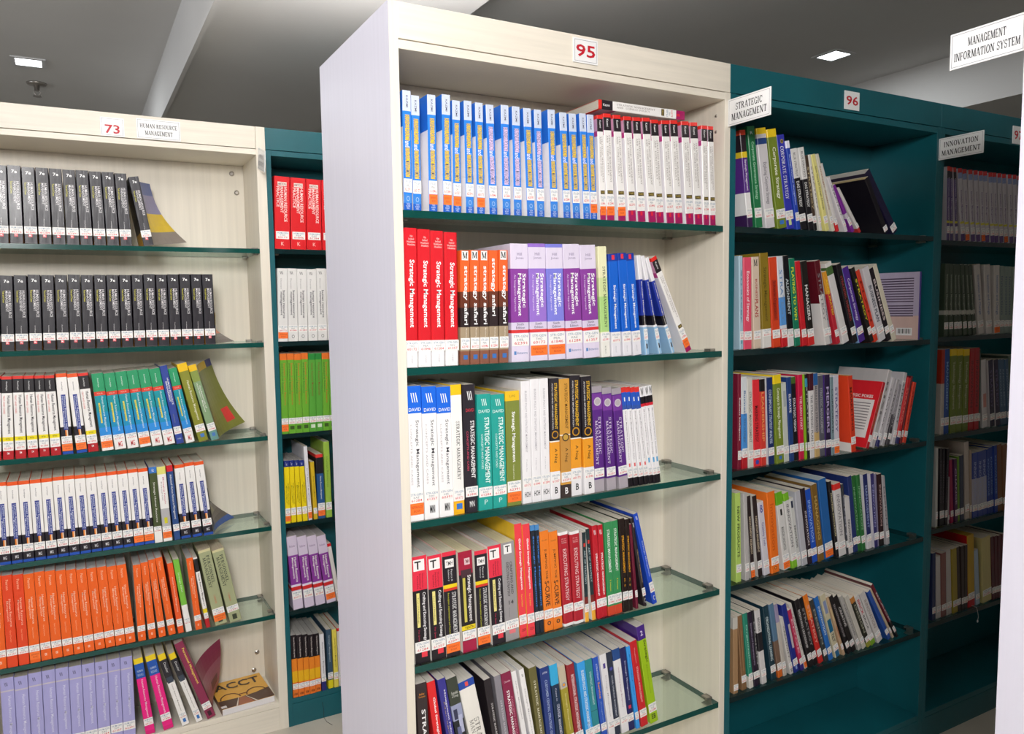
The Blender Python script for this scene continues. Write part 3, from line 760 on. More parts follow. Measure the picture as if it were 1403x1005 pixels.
# bookcase 74, only its near end shows
c74 = (355, 220, 3.865)
shelf('bookcase 74', 'top shelf', ZA[0], 1.161, 'bookcase 73', c74, [('hrmpractice', 5, (75, 82), (80, 468), (487, 113), (492, 468))], d=.18)
shelf('bookcase 74', 'second shelf', ZA[1], 1.161, 'bookcase 73', c74, [('whitehrm', 8, (82, 570), (88, 960), (497, 576), (512, 962), {'o': (0,)})])
c74 = (365, 470, 4.02)
shelf('bookcase 74', 'third shelf', ZA[2], 1.161, 'bookcase 73', c74, [
    (['greenorg']*4+['greentop', 'greentop', 'greenorg'], 9, (60, 58), (73, 512), (410, 52), (418, 490), {'o': (0,)})])
shelf('bookcase 74', 'fourth shelf', ZA[3], 1.161, 'bookcase 73', c74, [
    ('yellowhrm', 4, (85, 648), (96, 1003), (208, 642), (231, 985), {'o': (0,)}),
    ('whitetall', 1, (208, 567), (232, 980), (228, 565), (262, 975), {'o': (0,)}),
    ('mustardhrm', 1, (236, 655), (263, 975), (266, 652), (284, 972)),
    ('bluehrm', 1, (272, 614), (286, 985), (308, 610), (328, 982), {'o': (0,)}),
    ('limehrm', 1, (312, 545), (331, 978), (345, 542), (364, 972))])
c74 = (370, 710, 3.41)
shelf('bookcase 74', 'fifth shelf', ZA[4], 1.161, 'bookcase 73', c74, [
    ('purplehrm', 4, (70, 90), (105, 432), (262, 78), (315, 405), {'o': (3,)}),
    ('slimwhite', 1, (264, 120), (316, 405), (284, 118), (335, 403))])
shelf('bookcase 74', 'bottom shelf', ZBOT, 1.161, 'bookcase 73', c74, [
    ('sunset', 5, (93, 548), (108, 846), (228, 535), (240, 828)),
    ('whitenavy', 1, (231, 540), (241, 828), (250, 538), (271, 822), {'dy': -.004}),
    ('slatehrm', 1, (262, 522), (274, 815), (284, 518), (300, 810)),
    ('yellowpale', 1, (288, 518), (301, 810), (308, 515), (322, 806)),
    ('slimwhite', 1, (312, 512), (324, 806), (330, 510), (345, 802))])

# the magazine lying on the bottom shelf
t = thing('magazine', 'ACCT magazine lying flat on the bottom shelf of bookcase 73', 'magazine', (-.205, 1.16, ZBOT+.0004)); t.rotation_euler = (0, 0, .06)
mw, mdp, mh = .178, .2, .022
q = MB(); q.box((.0008, .001, .0009), (mw-.001, mdp-.001, mh-.0009), lin('ece8ea')); part('page_block', q, M_PAPER, t)
q = MB(); q.box((0, 0, mh-.0008), (mw, mdp, mh), lin('eeb54e')); q.box((0, 0, 0), (mw, mdp, .0008), lin('d8d4d4'))
q.box((0, 0, .0008), (.0007, mdp, mh-.0008), lin('7a4a20'))
z = mh+.0001


def dec(pts, c):
    global z
    z += .00004; q.poly([(x*mw, y*mdp, z) for x, y in pts], lin(c))


dec([(0, 0), (1, 0), (1, .38), (.72, .3), (.42, .27), (0, .3)], '5a4034')
dec([(.4, .27), (.5, .27), (.62, 0), (.3, 0)], 'b06a4a')
for a in ((.38, .27, .28, 0), (.52, .27, .66, 0)): dec([(a[0]-.006, a[1]), (a[0]+.006, a[1]), (a[2]+.015, 0), (a[2]-.015, 0)], 'eee2d2')
for cx in (.24, .74):
    pr = None
    for i in range(11):
        a = math.pi*i/10; p = (cx+.2*math.cos(a), .3+.2*math.sin(a)); p2 = (cx+.175*math.cos(a), .3+.17*math.sin(a))
        if pr: dec([pr[0], p, p2, pr[1]], '6a3a1c')
        pr = (p, p2)
dec([(.42, .36), (.58, .36), (.58, .39), (.42, .39)], '8a4a20')
dec([(.0, .02), (.1, .02), (.1, .1), (0, .1)], 'e8e4e4')
v_, f_, _a = tm('ACCT', 'b'); n0 = len(q.v); z += .0001
q.v += [(mw*(.04+.88*a), mdp*(.66+.24*b), z) for a, b in v_]
for ff in f_: q.f.append(tuple(n0+i for i in ff)); q.c.append(lin('3a2c28')); q.m.append(0)
part('cover', q, M_COVER, t)

q = MB(); q.tube([(.135, 1.1555, .06), (.138, 1.15, .035), (.134, 1.14, .012), (.139, 1.12, .003), (.15, 1.09, .002)], .0007)
tag(part('thread', q, M_DARK), 'loose brown thread hanging down the teal plinth of bookcase 74', 'thread')

# ---- kinds of bookcase 95
SM = 'Strategic Management'
for ky, ds, tc in (('kz', 'blue business policy textbook', 'f0c83a'), ('kzp', 'blue business policy textbook', 'e8c8ea')):
    K(ky, ds, '2f84e6', bands=[(.83, 1, 'cdd6ea'), (0, .06, '1e5fc4'), (.06, .13, '3f86d8')], board='f2f0f6', bb=[(.7, 1, '2a78dc')], lab=(.15, .265),
      rect=[(.12, .9, .81, .83, '2f84e6'), (.2, .84, .585, .8, tc), (.2, .84, .28, .525, tc)],
      tx=[('KAZMI', .4, .62, .86, .96, '4a4a66', 'v'), ('BUSINESS POLICY', .24, .8, .59, .795, '6a7aa0', 'v'), ('and', .22, .8, .53, .58, 'f4f0fa', 'vb'), ('STRATEGIC MANAGEMENT', .24, .8, .285, .52, '6a7aa0', 'v'),
          ('TATA', .3, .7, .045, .06, 'dfe8fa', 'h'), ('McGRAW', .25, .75, .027, .042, 'dfe8fa', 'h'), ('HILL', .3, .7, .01, .024, 'dfe8fa', 'h'), ('O', .3, .7, .075, .12, 'a8c8f0', 'h')])
K('kzw', 'white black-topped textbook with crimson foot', W_, bands=[(0, .105, 'a81c60'), (.845, .965, '2a2228'), (.965, 1, 'e8302a')], board='f2eef2', bb=[(.965, 1, 'e8302a'), (.85, .965, 'dfa8c8'), (.8, .85, 'c84a92')], lab=(.135, .24),
  rect=[(.12, .95, .25, .285, '3a3018'), (.3, .62, .06, .1, 'e02840')],
  tx=[('Kazmi', .36, .62, .88, .95, 'fff', 'v'), ('STRATEGIC MANAGEMENT', .58, .78, .36, .8, 'a8a09c', 'vs'), ('AND BUSINESS POLICY', .3, .5, .42, .8, 'a8a09c', 'vs'), ('THIRD', .2, .88, .257, .278, 'c8b060', 'h')])
K('redsm', 'red hardback strategic management textbook', 'd81f2a', bands=[(0, .195, 'f2f0f0')], hard=True, lab=(.115, .193), page='e4e0da',
  tx=[(SM, .28, .74, .29, .775, 'fff', 'vb'), ('Hitt', .42, .62, .935, .95, 'ffd8d4', 'h'), ('Ireland', .32, .72, .915, .93, 'ffd8d4', 'h'), ('Hoskisson', .2, .82, .895, .91, 'ffd8d4', 'h'), ('Hoskins', .24, .8, .875, .89, 'ffd8d4', 'h'), ('cengage', .44, .56, .03, .09, 'c0c0c8', 'v')])
SF = [(0, .12, '8a5844'), (.12, .33, 'a8957a'), (.33, .5, '2e2020'), (.5, .64, '6a3420'), (.64, 1, 'f0642a')]
K('safari', 'orange and dark brown safari textbook', 'f0642a', bands=SF, lab=(.135, .235), rect=[(.08, .86, .915, .995, 'f4f2f0'), (.28, .8, .045, .085, '3a70b8')], tx=[('strategy safari', .28, .82, .35, .865, 'fff', 'vb'), ('M', .2, .74, .93, .985, '222', 'hs'), ('Mintzberg', .52, .68, .24, .32, 'e8e0d0', 'v')])
K('safari2', 'orange safari textbook without the white box', 'f0642a', bands=SF, lab=(.135, .235), rect=[(.28, .8, .045, .085, '3a70b8')], tx=[('strategy safari', .2, .74, .42, .93, 'fff', 'vb'), ('Mintzberg', .52, .68, .24, .32, 'e8e0d0', 'v')])
for ky, ds, pc in (('hj1', 'purple strategic management textbook', '8c3e9e'), ('hj2', 'pale violet strategic management textbook', '9a72d0'), ('hj3', 'blue violet strategic management textbook', '7f80de')):
    K(ky, ds, 'e2d8ec', bands=[(.335, .79, pc), (.275, .335, 'd9cfe6'), (.245, .272, 'e03a3a'), (.97, 1, 'e2d8ec' if ky == 'hj1' else pc)], lab=(.135, .24), page='d8ccc4',
      tx=[('Strategic', .6, .86, .46, .75, 'fff', 'vb'), ('Management', .34, .6, .39, .75, 'fff', 'vb'), ('An Integrated Approach', .16, .28, .43, .74, 'e8d8f4', 'v'), ('Hill', .36, .64, .9, .925, '8a7aa0', 'h'), ('Jones', .28, .74, .865, .89, '8a7aa0', 'h'), ('Sixth', .3, .7, .31, .33, '4a4060', 'h'), ('Edition', .26, .76, .28, .302, '4a4060', 'h'), ('Biztantra', .3, .9, .065, .085, '5a78a8', 'h')],
      rect=[(.1, .24, .06, .09, '5a8ac8')])
K('greensm', 'pale yellow-green strategic management textbook', 'f0eec4', bands=[(.23, .55, 'b4da88'), (.55, .72, 'd8e4a8'), (0, .22, 'f0eee6')], lab=(.14, .225), page='e0dcd0', tx=[('STRATEGIC MANAGEMENT', .45, .75, .27, .82, '3c4a34', 'vs'), ('MACMILLAN', .38, .55, .03, .1, 'a8a8a0', 'v')])
K('bluesm', 'bright blue strategic management textbook', '1464d2', bands=[(0, .24, 'eceaf0'), (.93, 1, '1c3ca0')], lab=(.135, .235), page='d8d0c8', rect=[(.3, .65, .945, .99, 'e83a48')], tx=[(SM, .34, .66, .27, .7, 'fff', 'vb'), ('an integrated approach', .68, .78, .36, .66, 'b8d0f4', 'v'), ('excel', .4, .55, .04, .1, 'b8b8c0', 'v')])
K('navysm', 'navy and white strategic management textbook', 'f0eef2', bands=[(.4, .76, '2438a0'), (.3, .4, '18141c'), (0, .28, '9cc4e6')], lab=(.15, .26), page='e8e2d8', rect=[(.35, .75, .06, .11, '1a161c'), (.1, .3, 0, .14, 'dceaf4')], tx=[(SM, .36, .68, .3, .74, 'f4f0e4', 'vb')])
K('davidw', 'white blue-topped strategic management textbook', 'f6f4f4', bands=[(.8, 1, '1d6ae2')], lab=(.135, .215), page='c6beb6', code='STR-GEN', rect=[(.32, .74, .045, .105, 'b8b8b8')],
  tx=[('DAVID', .12, .94, .815, .84, 'fff', 'h'), ('\\\\\\', .26, .74, .88, .95, 'fff', 'hb'), (SM, .5, .78, .25, .75, '4c4c54', 'v'), ('CONCEPTS AND CASES', .18, .3, .27, .72, 'b8b0b4', 'v'), ('MN', .36, .7, .05, .1, '444', 'h')])
K('yellowtop', 'white yellow-topped strategic management textbook', 'f4f2ee', bands=[(.92, 1, 'f4c81e'), (0, .105, 'f2b41c')], lab=(.11, .195), page='c6beb6', rect=[(.22, .82, .04, .085, '3a78c8')], tx=[('STRATEGIC MANAGEMENT', .4, .72, .27, .72, '55524e', 'vs')])
K('blackdavid', 'black hardback strategic management textbook', '2b262e', hard=True, lab=(.125, .205), page='d8d0c4', rect=[(.25, .75, .035, .1, '3a363c')], tx=[('STRATEGIC MANAGEMENT', .5, .82, .27, .72, 'f4f2f2', 'vb'), ('CONCEPTS AND CASES', .2, .34, .33, .64, 'd84a6a', 'v'), ('DAVID', .2, .82, .79, .815, 'd83a4a', 'h'), ('\\\\\\', .3, .72, .88, .95, 'fff', 'hb'), ('MN', .32, .7, .045, .09, 'eee', 'h')])
K('tealdavid', 'teal strategic management textbook', '25a398', lab=(.115, .2), page='c8c0b4', tx=[('STRATEGIC MANAGEMENT', .5, .84, .23, .8, 'e8f8f4', 'vb'), ('CONCEPTS AND CASES', .24, .38, .36, .66, 'd8f0ec', 'v'), ('DAVID', .1, .9, .84, .868, 'dff4f0', 'h'), ('\\\\\\', .3, .7, .9, .96, 'dff4f0', 'hb'), ('P', .4, .64, .05, .09, 'cfe8e4', 'h')])
K('oliveym', 'olive yellow-topped strategic management textbook', '7f8a3a', bands=[(.915, 1, 'f4c422')], lab=(.12, .215), page='cfc6b8', tx=[(SM, .36, .66, .38, .82, 'fff', 'vb'), ('Concepts and Cases', .4, .54, .23, .36, 'e8e8d0', 'v'), ('LPE', .3, .7, .945, .965, 'a88a20', 'h')])
K('whitethin', 'thin white business policy textbook', 'f0eef0', lab=(.13, .215), page='d0c8c0', tx=[('BUSINESS POLICY AND STRATEGIC MANAGEMENT', .38, .6, .42, .92, 'a8a4ac', 'v'), ('P Subba Rao', .42, .54, .26, .36, 'b8b4bc', 'v'), ('HOH', .2, .84, .05, .095, '2a2a2a', 'hb')])
NG = [('STRATEGIC MANAGEMENT', .48, .78, .58, .96, 'f2c030', 'vb'), ('ANALYSIS AND IMPLEMENTATION', .2, .34, .58, .96, 'e8e4e0', 'v'), ('A Nag', .36, .7, .3, .42, '2a2018', 'v'), ('B', .4, .7, .045, .1, '222', 'hb')]
K('nag', 'black and amber strategic management textbook', '241f26', bands=[(.23, .475, 'f0a028'), (.475, .485, 'f4f0e8'), (0, .23, 'f0eef0')], lab=(.13, .215), page='cfc8c0', dot=(.5, .535, .36, 'c89020', '2a2026'), tx=NG)
K('naggold', 'golden tan strategic management textbook', 'd69c3e', bands=[(.225, .525, 'c89040'), (.525, .535, 'f4e8d8'), (0, .11, '3a302c')], lab=(.13, .215), page='cfc8c0', dot=(.5, .51, .34, '3a2c20', 'c8a040'), tx=[('STRATEGIC MANAGEMENT', .48, .76, .58, .96, '5a3c10', 'v'), ('A Nag', .36, .7, .3, .42, '4a3414', 'v'), ('B', .35, .65, .03, .085, 'f4f4f4', 'hb')])
K('purplesm', 'purple strategic management textbook', '5c2a86', bands=[(.94, 1, 'a8a0a8'), (.78, .93, '7a3c9c'), (0, .12, 'b0a8b0')], lab=(.14, .225), page='aaa49e', dot=(.5, .855, .36, 'd0c8d0', 'b8b0b4'), tx=[('STRATEGIC', .52, .78, .36, .71, 'e4dcec', 'vs'), ('MANAGEMENT', .2, .46, .26, .68, 'e4dcec', 'vs')])
K('whiteblue', 'thin white blue-topped textbook', 'f4f2f4', bands=[(.95, 1, 'e23a34'), (.82, .95, '2c5cc8'), (.78, .82, '3a5cb0'), (0, .09, '1c181e')], lab=(.09, .19), page='c8c0bc', rect=[(.35, .8, .2, .235, 'e86a6a'), (.4, .7, .86, .9, 'fff')], tx=[('Strategic Management and Business Policy', .4, .66, .27, .76, '5a565c', 'v')])
K('modern', 'thin white black-topped textbook', 'f4f2f4', bands=[(.83, .9, '1c181e'), (.8, .83, 'd82a3a'), (0, .09, '1c181e')], lab=(.09, .17), page='c8c0bc', rect=[(.25, .85, .22, .27, '6ab0e0')], tx=[('W', .12, .9, .91, .99, '222', 'hb'), ('Modern Competitive Strategy', .36, .66, .3, .77, '66626a', 'v')])
K('tbook', 'black red-topped textbook with T box', '201b22', bands=[(.685, 1, 'e8324a')], board='f0ece8', lab=(.105, .205), page='c4c0ba', rect=[(.06, .86, .865, .97, 'f6f2f0'), (.42, .84, .055, .105, 'e83a4a'), (.2, .42, .34, .66, 'ece08a')],
  tx=[('T', .18, .6, .88, .955, '222', 'hb'), ('Thompson', .62, .72, .7, .84, '7a1a28', 'v'), ('Strickland', .46, .56, .7, .84, '7a1a28', 'v'), ('Gamble', .3, .4, .7, .82, '7a1a28', 'v'), ('Crafting and Executing Strategy', .58, .84, .21, .66, 'f0eef0', 'vb'), ('Text and Readings', .26, .36, .38, .62, '6a602a', 'v'), ('The Quest', .24, .36, .21, .32, 'c83a5a', 'v')])
K('pkbook', 'black yellow-banded textbook', '231e26', bands=[(.96, 1, 'e8324a'), (.655, .69, 'f2d420'), (.63, .655, 'd83a2a')], board='f0ece4', lab=(.125, .215), page='cfc6ae', rect=[(.14, .82, .85, .93, 'f4f0ee')],
  tx=[('TMH', .24, .72, .87, .91, '444', 'h'), ('Pearce II', .55, .68, .72, .83, 'ddd', 'v'), ('Robinson Jr', .32, .45, .72, .83, 'ddd', 'v'), ('STRATEGIC MANAGEMENT', .56, .86, .22, .61, 'f0f0f0', 'vs'), ('Formulation, Implementation and Control', .22, .38, .22, .61, 'c8c83a', 'v')])
K('tenth', 'crimson and black strategic management textbook', '241e20', bands=[(.775, 1, 'a81c3c'), (.22, .265, 'f2d82a'), (0, .115, 'a81c44')], board='f2ece4', lab=(.12, .215), page='d8cca8', rect=[(.4, .82, .865, .93, 'e8c8cc'), (.2, .4, .3, .74, 'd0c458'), (.1, .9, .745, .82, '4a3038')], tx=[(SM, .5, .82, .3, .76, 'f0ecec', 'vb'), ('TENTH', .2, .86, .23, .255, '5a4a10', 'hb'), ('TMH', .46, .76, .88, .915, '833', 'h')])
K('greysm', 'grey strategy textbook', '9c9899', lab=(.115, .21), page='d8cfae', rect=[(.16, .78, .885, .98, 'f6f4f2'), (.25, .75, .07, .11, 'e87a80')], tx=[('T', .3, .64, .9, .965, '222', 'hb'), ('CRAFTING AND', .56, .74, .47, .8, '4a464a', 'vb'), ('EXECUTING STRATEGY', .3, .48, .45, .8, '4a464a', 'vb'), ('14', .34, .7, .37, .41, '4a464a', 'hb'), ('Thompson', .3, .4, .24, .34, '6a666a', 'v')])
K('globalred', 'red global strategic management textbook', 'f0404a', lab=(.115, .2), board='f2c42a', page='d8d0c8', tx=[('Global Strategic Management', .4, .74, .42, .87, 'fff', 'vb'), ('Kamel Mellahi', .42, .6, .27, .38, 'f4c83a', 'v'), ('CUP', .3, .8, .05, .075, '7a1a20', 'hb')])
K('darksm', 'narrow black blue-titled book', '1c2430', bands=[(.95, 1, '4a8ac8')], lab=(.125, .205), tx=[(SM, .3, .74, .25, .9, '4a8ae0', 'vb')])
K('scurve', 'orange textbook about jumping curves', 'f08022', lab=(.125, .215), page='c8c0b4', tx=[('JUMPING THE', .36, .66, .52, .82, '4a3018', 'v'), ('S-CURVE', .26, .76, .25, .5, '3a2818', 'vb'), ('NUNES', .2, .8, .9, .915, 'a86020', 'h'), ('o', .3, .72, .055, .1, '3a2a20', 'hb')])
K('execut', 'dark red hardback about executing strategy', 'b3202e', bands=[(0, .03, 'f2f0ee'), (.97, 1, 'f2f0ee')], hard=True, lab=(.145, .235), page='d8d2c8', tx=[('EXECUTING STRATEGY', .32, .66, .27, .82, 'f4d8d8', 'v'), ('Morgan', .25, .75, .92, .935, 'e8b0b0', 'h'), ('Levitt', .25, .75, .9, .915, 'e8b0b0', 'h'), ('Malek', .25, .75, .88, .895, 'e8b0b0', 'h')])
K('artof', 'dark green art-of-strategy book', '233438', bands=[(0, .17, 'f2b03a'), (.17, .28, '7a2a24')], lab=(.11, .2), board='f0ece6', page='d8d2c8', rect=[(.2, .8, .84, .88, 'd83a30')], tx=[('ART OF STRATEGY', .3, .7, .42, .8, 'b8ccd0', 'v')])
K('redthin', 'thin red strategic management book', 'c4202e', lab=(.12, .21), tx=[('STRATEGIC MANAGEMENT', .36, .7, .24, .7, 'fff', 'vb'), ('\\\\\\', .25, .7, .9, .95, 'fff', 'hb')])
K('greenthin', 'thin green strategic management book', '3a9258', bands=[(0, .1, 'd84a30')], lab=(.12, .22), tx=[('STRATEGIC MANAGEMENT', .34, .7, .46, .92, 'eaf4ea', 'vb'), ('R Srinivasan', .4, .6, .26, .38, 'e8d83a', 'v')])
K('blackgold', 'thin black amber-titled book', '251a18', lab=(.13, .22), tx=[('STRATEGIC MANAGEMENT', .32, .72, .42, .82, 'f0a828', 'vb'), ('R S', .4, .6, .27, .36, 'f0a828', 'v')])
K('maroonslim', 'slim maroon book half hidden', '6e1c34', lab=(.14, .22))
K('blacksm', 'black hardback leaning near the blue book', '2a2228', hard=True, lab=(.12, .21), tx=[('STRATEGIC MANAGEMENT', .4, .64, .27, .65, 'd8b890', 'v'), ('\\\\\\', .3, .7, .9, .95, 'eee', 'hb'), ('C', .3, .7, .04, .09, 'ddd', 'hb')])
K('bluelean', 'leaning royal blue strategic management textbook', '2450c8', lab=(.13, .24), tx=[(SM, .42, .74, .3, .7, 'd0dcf8', 'v'), ('\\\\\\', .3, .7, .93, .97, 'fff', 'hb'), ('C', .3, .7, .04, .09, 'ddd', 'hb')])
for ky, ds, cc, kw in (
    ('e1', 'dark brown strategic textbook', '352a2c', dict(tx=[('STRATEGIC', .4, .76, .3, .78, 'f4f2f2', 'vb'), ('Arthur', .25, .75, .9, .92, 'e09030', 'h'), ('Thompson', .2, .8, .875, .895, 'e09030', 'h')])),
    ('e2', 'red global strategic management textbook', 'e4262a', dict(tx=[('Global Strategic Management', .42, .74, .25, .86, 'fff', 'vb')])),
    ('e3', 'indigo business policy textbook', '3a3690', dict(tx=[('Management Policy and Strategic', .5, .75, .2, .9, 'e8e6f4', 'vb'), ('Management', .3, .42, .3, .8, 'c8b060', 'v')])),
    ('e4', 'textbook with green foot and crystal pattern', '3c4238', dict(bands=[(0, .45, '4a9c3c'), (.45, .62, '20242a'), (.62, .76, '9aa0c0')], rect=[(.1, .5, .63, .72, '3a3c58'), (.5, .9, .5, .66, 'b8bcd8'), (.2, .6, .48, .56, '6a7098')], tx=[('Economics', .25, .85, .85, .88, 'dfe0d8', 'h'), ('of Strategy', .25, .85, .82, .845, 'dfe0d8', 'h')])),
    ('e5', 'thick white blue-topped strategy textbook', 'f0ece4', dict(bands=[(.93, 1, '244aa8')], tx=[('STRATEGIC', .5, .8, .2, .62, '8a8680', 'vs'), ('MANAGEMENT', .2, .45, .2, .62, 'a09c96', 'vs')], rect=[(.4, .6, .945, .985, 'e8544a')])),
    ('e6', 'black strategic management textbook', '251e24', dict(tx=[('STRATEGIC MANAGEMENT', .5, .74, .3, .75, 'e8e4e4', 'vs')])),
    ('e7', 'grey strategic management textbook', '8c8890', dict(tx=[('STRATEGIC MANAGEMENT', .4, .66, .25, .75, 'd4d0d8', 'vs')])),
    ('e8', 'maroon strategic management textbook', '8a2248', dict(tx=[('STRATEGIC MANAGEMENT', .3, .56, .22, .82, 'fff', 'vb'), ('CONCEPTS AND CASES', .64, .8, .3, .75, 'd88aa0', 'v'), ('Cherunilam', .2, .8, .9, .92, 'e8c0cc', 'h')])),
    ('e9', 'white strategic management book with blue foot', 'f2f0f0', dict(bands=[(0, .3, '2a62d0')], tx=[(SM, .45, .65, .5, .9, '77727a', 'v')])),
    ('e10', 'plain white strategic management book', 'f4f2f2', dict(tx=[(SM, .4, .6, .3, .8, '8a868e', 'v'), ('\\\\\\', .35, .65, .92, .95, '333', 'hb')])),
    ('e11', 'olive brown strategic management textbook', '6a6436', dict(tx=[('STRATEGIC MANAGEMENT', .4, .66, .22, .86, 'f0ecd8', 'vs')])),
    ('e12', 'navy customer strategy textbook', '243a80', dict(tx=[('CUSTOMER CENTRIC STRATEGIC ISSUES', .4, .66, .2, .86, 'b8c8e8', 'v'), ('ICFAI', .25, .75, .93, .95, 'dfe4f4', 'h')])),
    ('e13', 'dark navy cyan-topped strategic management book', '17304e', dict(bands=[(.78, 1, '38b0e4')], tx=[('STRATEGIC MANAGEMENT', .42, .74, .2, .56, 'eef', 'vs'), ('Cases in', .42, .6, .6, .74, 'dde', 'v')])),
    ('e14', 'gold globe strategy textbook', 'a89a34', dict(bands=[(.74, 1, 'c8bca4')], tx=[(SM, .4, .65, .25, .68, 'e8dfa0', 'v')], dot=(.5, .78, .3, '5a9ad0', 'e8a03a'))),
    ('e15', 'dark red international strategic management book', '9a2830', dict(hard=True, tx=[('INTERNATIONAL STRATEGIC MANAGEMENT', .36, .72, .2, .88, 'f0dcdc', 'vb')])),
    ('e16', 'sky blue business policy textbook', '3aa4ee', dict(tx=[('BUSINESS POLICY AND STRATEGIC MANAGEMENT', .36, .72, .2, .9, 'e8f4fc', 'vb')])),
    ('e17', 'teal strategic management textbook', '2f8e98', dict(tx=[('STRATEGIC MANAGEMENT', .4, .66, .45, .85, 'c8e8ec', 'v')], rect=[(0, 1, .38, .385, '14484e')])),
    ('e18', 'blue book with amber service title', '2a58c0', dict(tx=[('STRATEGIC', .4, .66, .72, .92, 'dfe6f8', 'v'), ('Service', .36, .72, .5, .7, 'f0a030', 'vb'), ('Management', .42, .6, .2, .46, 'a8c0f0', 'v')])),
    ('e19', 'white book with violet diamond', 'eceaec', dict(tx=[(SM, .42, .64, .25, .75, 'a8a4ac', 'v')], rect=[(.3, .7, .83, .89, '5a4a98')])),
    ('e20', 'dark slate strategic management book', '333a4c', dict(tx=[('GLOBAL STRATEGIC MANAGEMENT', .4, .66, .22, .72, 'c8ccd8', 'v')], dot=(.55, .8, .3, '3a3a90', '5a5ab0'))),
    ('e21', 'white blue-topped implementation book', 'eeecee', dict(bands=[(.87, 1, '2a5090')], tx=[('Understanding Strategic Management', .42, .64, .3, .78, 'b088a0', 'v')])),
    ('e22', 'dark navy strategic management textbook', '2a2c62', dict(tx=[(SM, .42, .7, .36, .84, 'd0d4f0', 'v')], rect=[(.3, .8, .26, .3, 'e03a5a')])),
    ('e23', 'narrow bright cyan strategy book', '3a9ef0', dict(tx=[('Business Policy', .4, .6, .4, .9, '1a4a90', 'v')])),
    ('e24', 'leaning red strategic management textbook', 'd0262e', dict(tx=[('STRATEGIC MANAGEMENT', .4, .66, .28, .7, 'f8c8c4', 'v'), ('Management', .4, .6, .74, .92, 'f0a8a4', 'v')])),
    ('e25', 'lime green purple-topped strategic textbook', 'a4c820', dict(bands=[(.86, 1, '4a2a86')], bb=[(.86, 1, '4a2a86')], tx=[('Strategic', .5, .86, .62, .85, '3a4a10', 'vb'), ('Management', .45, .62, .3, .6, '7a9a20', 'v'), ('2', .35, .65, .9, .95, 'e8e0f4', 'hb'), ('EB', .25, .75, .04, .09, '222', 'hb')]))):
    K(ky, ds, cc, page='d4cdc4', **{**dict(lab=(.11, .2)), **kw})

LP = 'lilac end panel'
cA = (540, 110, 5.025); cB = (760, 110, 5.025)
bl = [(50, 62), (113, 130), (222, 237), (322, 333), (395, 405), (478, 495), (555, 570), (625, 652), (728, 743), (810, 825), (885, 912), (960, 983), (1050, 1072), (1130, 1158), (1199, 1228), (1270, 1298), (1320, 1345)]
ent = []
for i, (a, b) in enumerate(bl):
    tv = (78, 105, 108, 110, 140, 148, 155, 172, 180, 188, 195, 205, 208, 225, 232, 232, 245)[i]
    wdx = 62 if i < 4 else 58 if i < 11 else 54 if i < 15 else 50
    ent.append(('kzp' if i in (7, 8, 9, 11) else 'kz', 1, (a, tv), (b, 870), wdx, wdx-2, {'o': (0,) if i in (2, 3, 4, 6, 16) else (), 'dy': .0}))
K('kzflat', 'white textbook lying flat across the upright ones', KIND['kzw']['base'], **{k: v for k, v in KIND['kzw'].items() if k in ('bands', 'board', 'bb', 'rect', 'tx', 'lab')})
ent += [('kzw', 1, (278, 240), (312, 940), 65, 45, {'c': cB, 'o': (0,), 'gap': .1})]
for i, (a, b) in enumerate([(335, 360), (405, 440), (472, 506), (541, 576), (600, 643), (664, 703), (735, 770), (793, 828), (872, 905), (935, 968), (998, 1015), (1042, 1060)]):
    tv = (235, 242, 252, 258, 265, 275, 280, 285, 293, 300, 312, 320)[i]
    ent.append(('kzw', 1, (a, tv), (b, 960), 48 if i < 10 else 42, 52 if i < 10 else 40, {'c': cB, 'o': (0,) if i in (0, 1) else (), 'gap': 0}))
r95 = shelf('bookcase 95', 'top shelf', ZB[0], .009, LP, cA, ent, d=.165)
ztop = max(wd*math.sin(abs(th))+h*math.cos(th) for o, wd, h, th in r95[17:])+ZB[0]
p0 = at(818.7, 148, 1, .012); p1 = at(936.5, 160, 1, .012)
make_book('kzflat', .0215, p1.x-p0.x, .165, 'white textbook lying flat on the upright white ones, bookcase 95 top shelf', (p1.x, .008, ztop+.0008), flat=(0, -math.pi/2, 0))

cA = (540, 300, 4.7875); cB = (760, 300, 4.7875)
shelf('bookcase 95', 'second shelf', ZB[1], .009, LP, cA, [
    ('redsm', 4, (50, 56), (60, 975), (420, 84), (431, 965), {'gap': .03}),
    (['safari', 'safari', 'safari', 'safari2', 'safari'], 5, (430, 200), (432, 965), (745, 206), (750, 945)),
    (['hj1', 'hj2', 'hj3', 'hj1', 'hj1'], 5, (754, 158), (766, 940), (1318, 168), (1350, 912), {'o': (1, 2), 'gap': .07}),
    ('greensm', 1, (280, 180), (303, 905), (333, 178), (366, 900), {'c': cB}),
    ('bluesm', 3, (345, 226), (370, 900), (525, 228), (576, 880), {'c': cB}),
    ('navysm', 3, (528, 235), (585, 880), (640, 262), (806, 862), {'c': cB, 'gap': .1}),
    ('kzw', 1, (662, 282), (858, 862), (692, 270), (932, 845), {'c': cB, 'o': (0,), 'w': .019})], d=.17)
cA = (540, 500, 4.567); cB = (760, 500, 4.567)
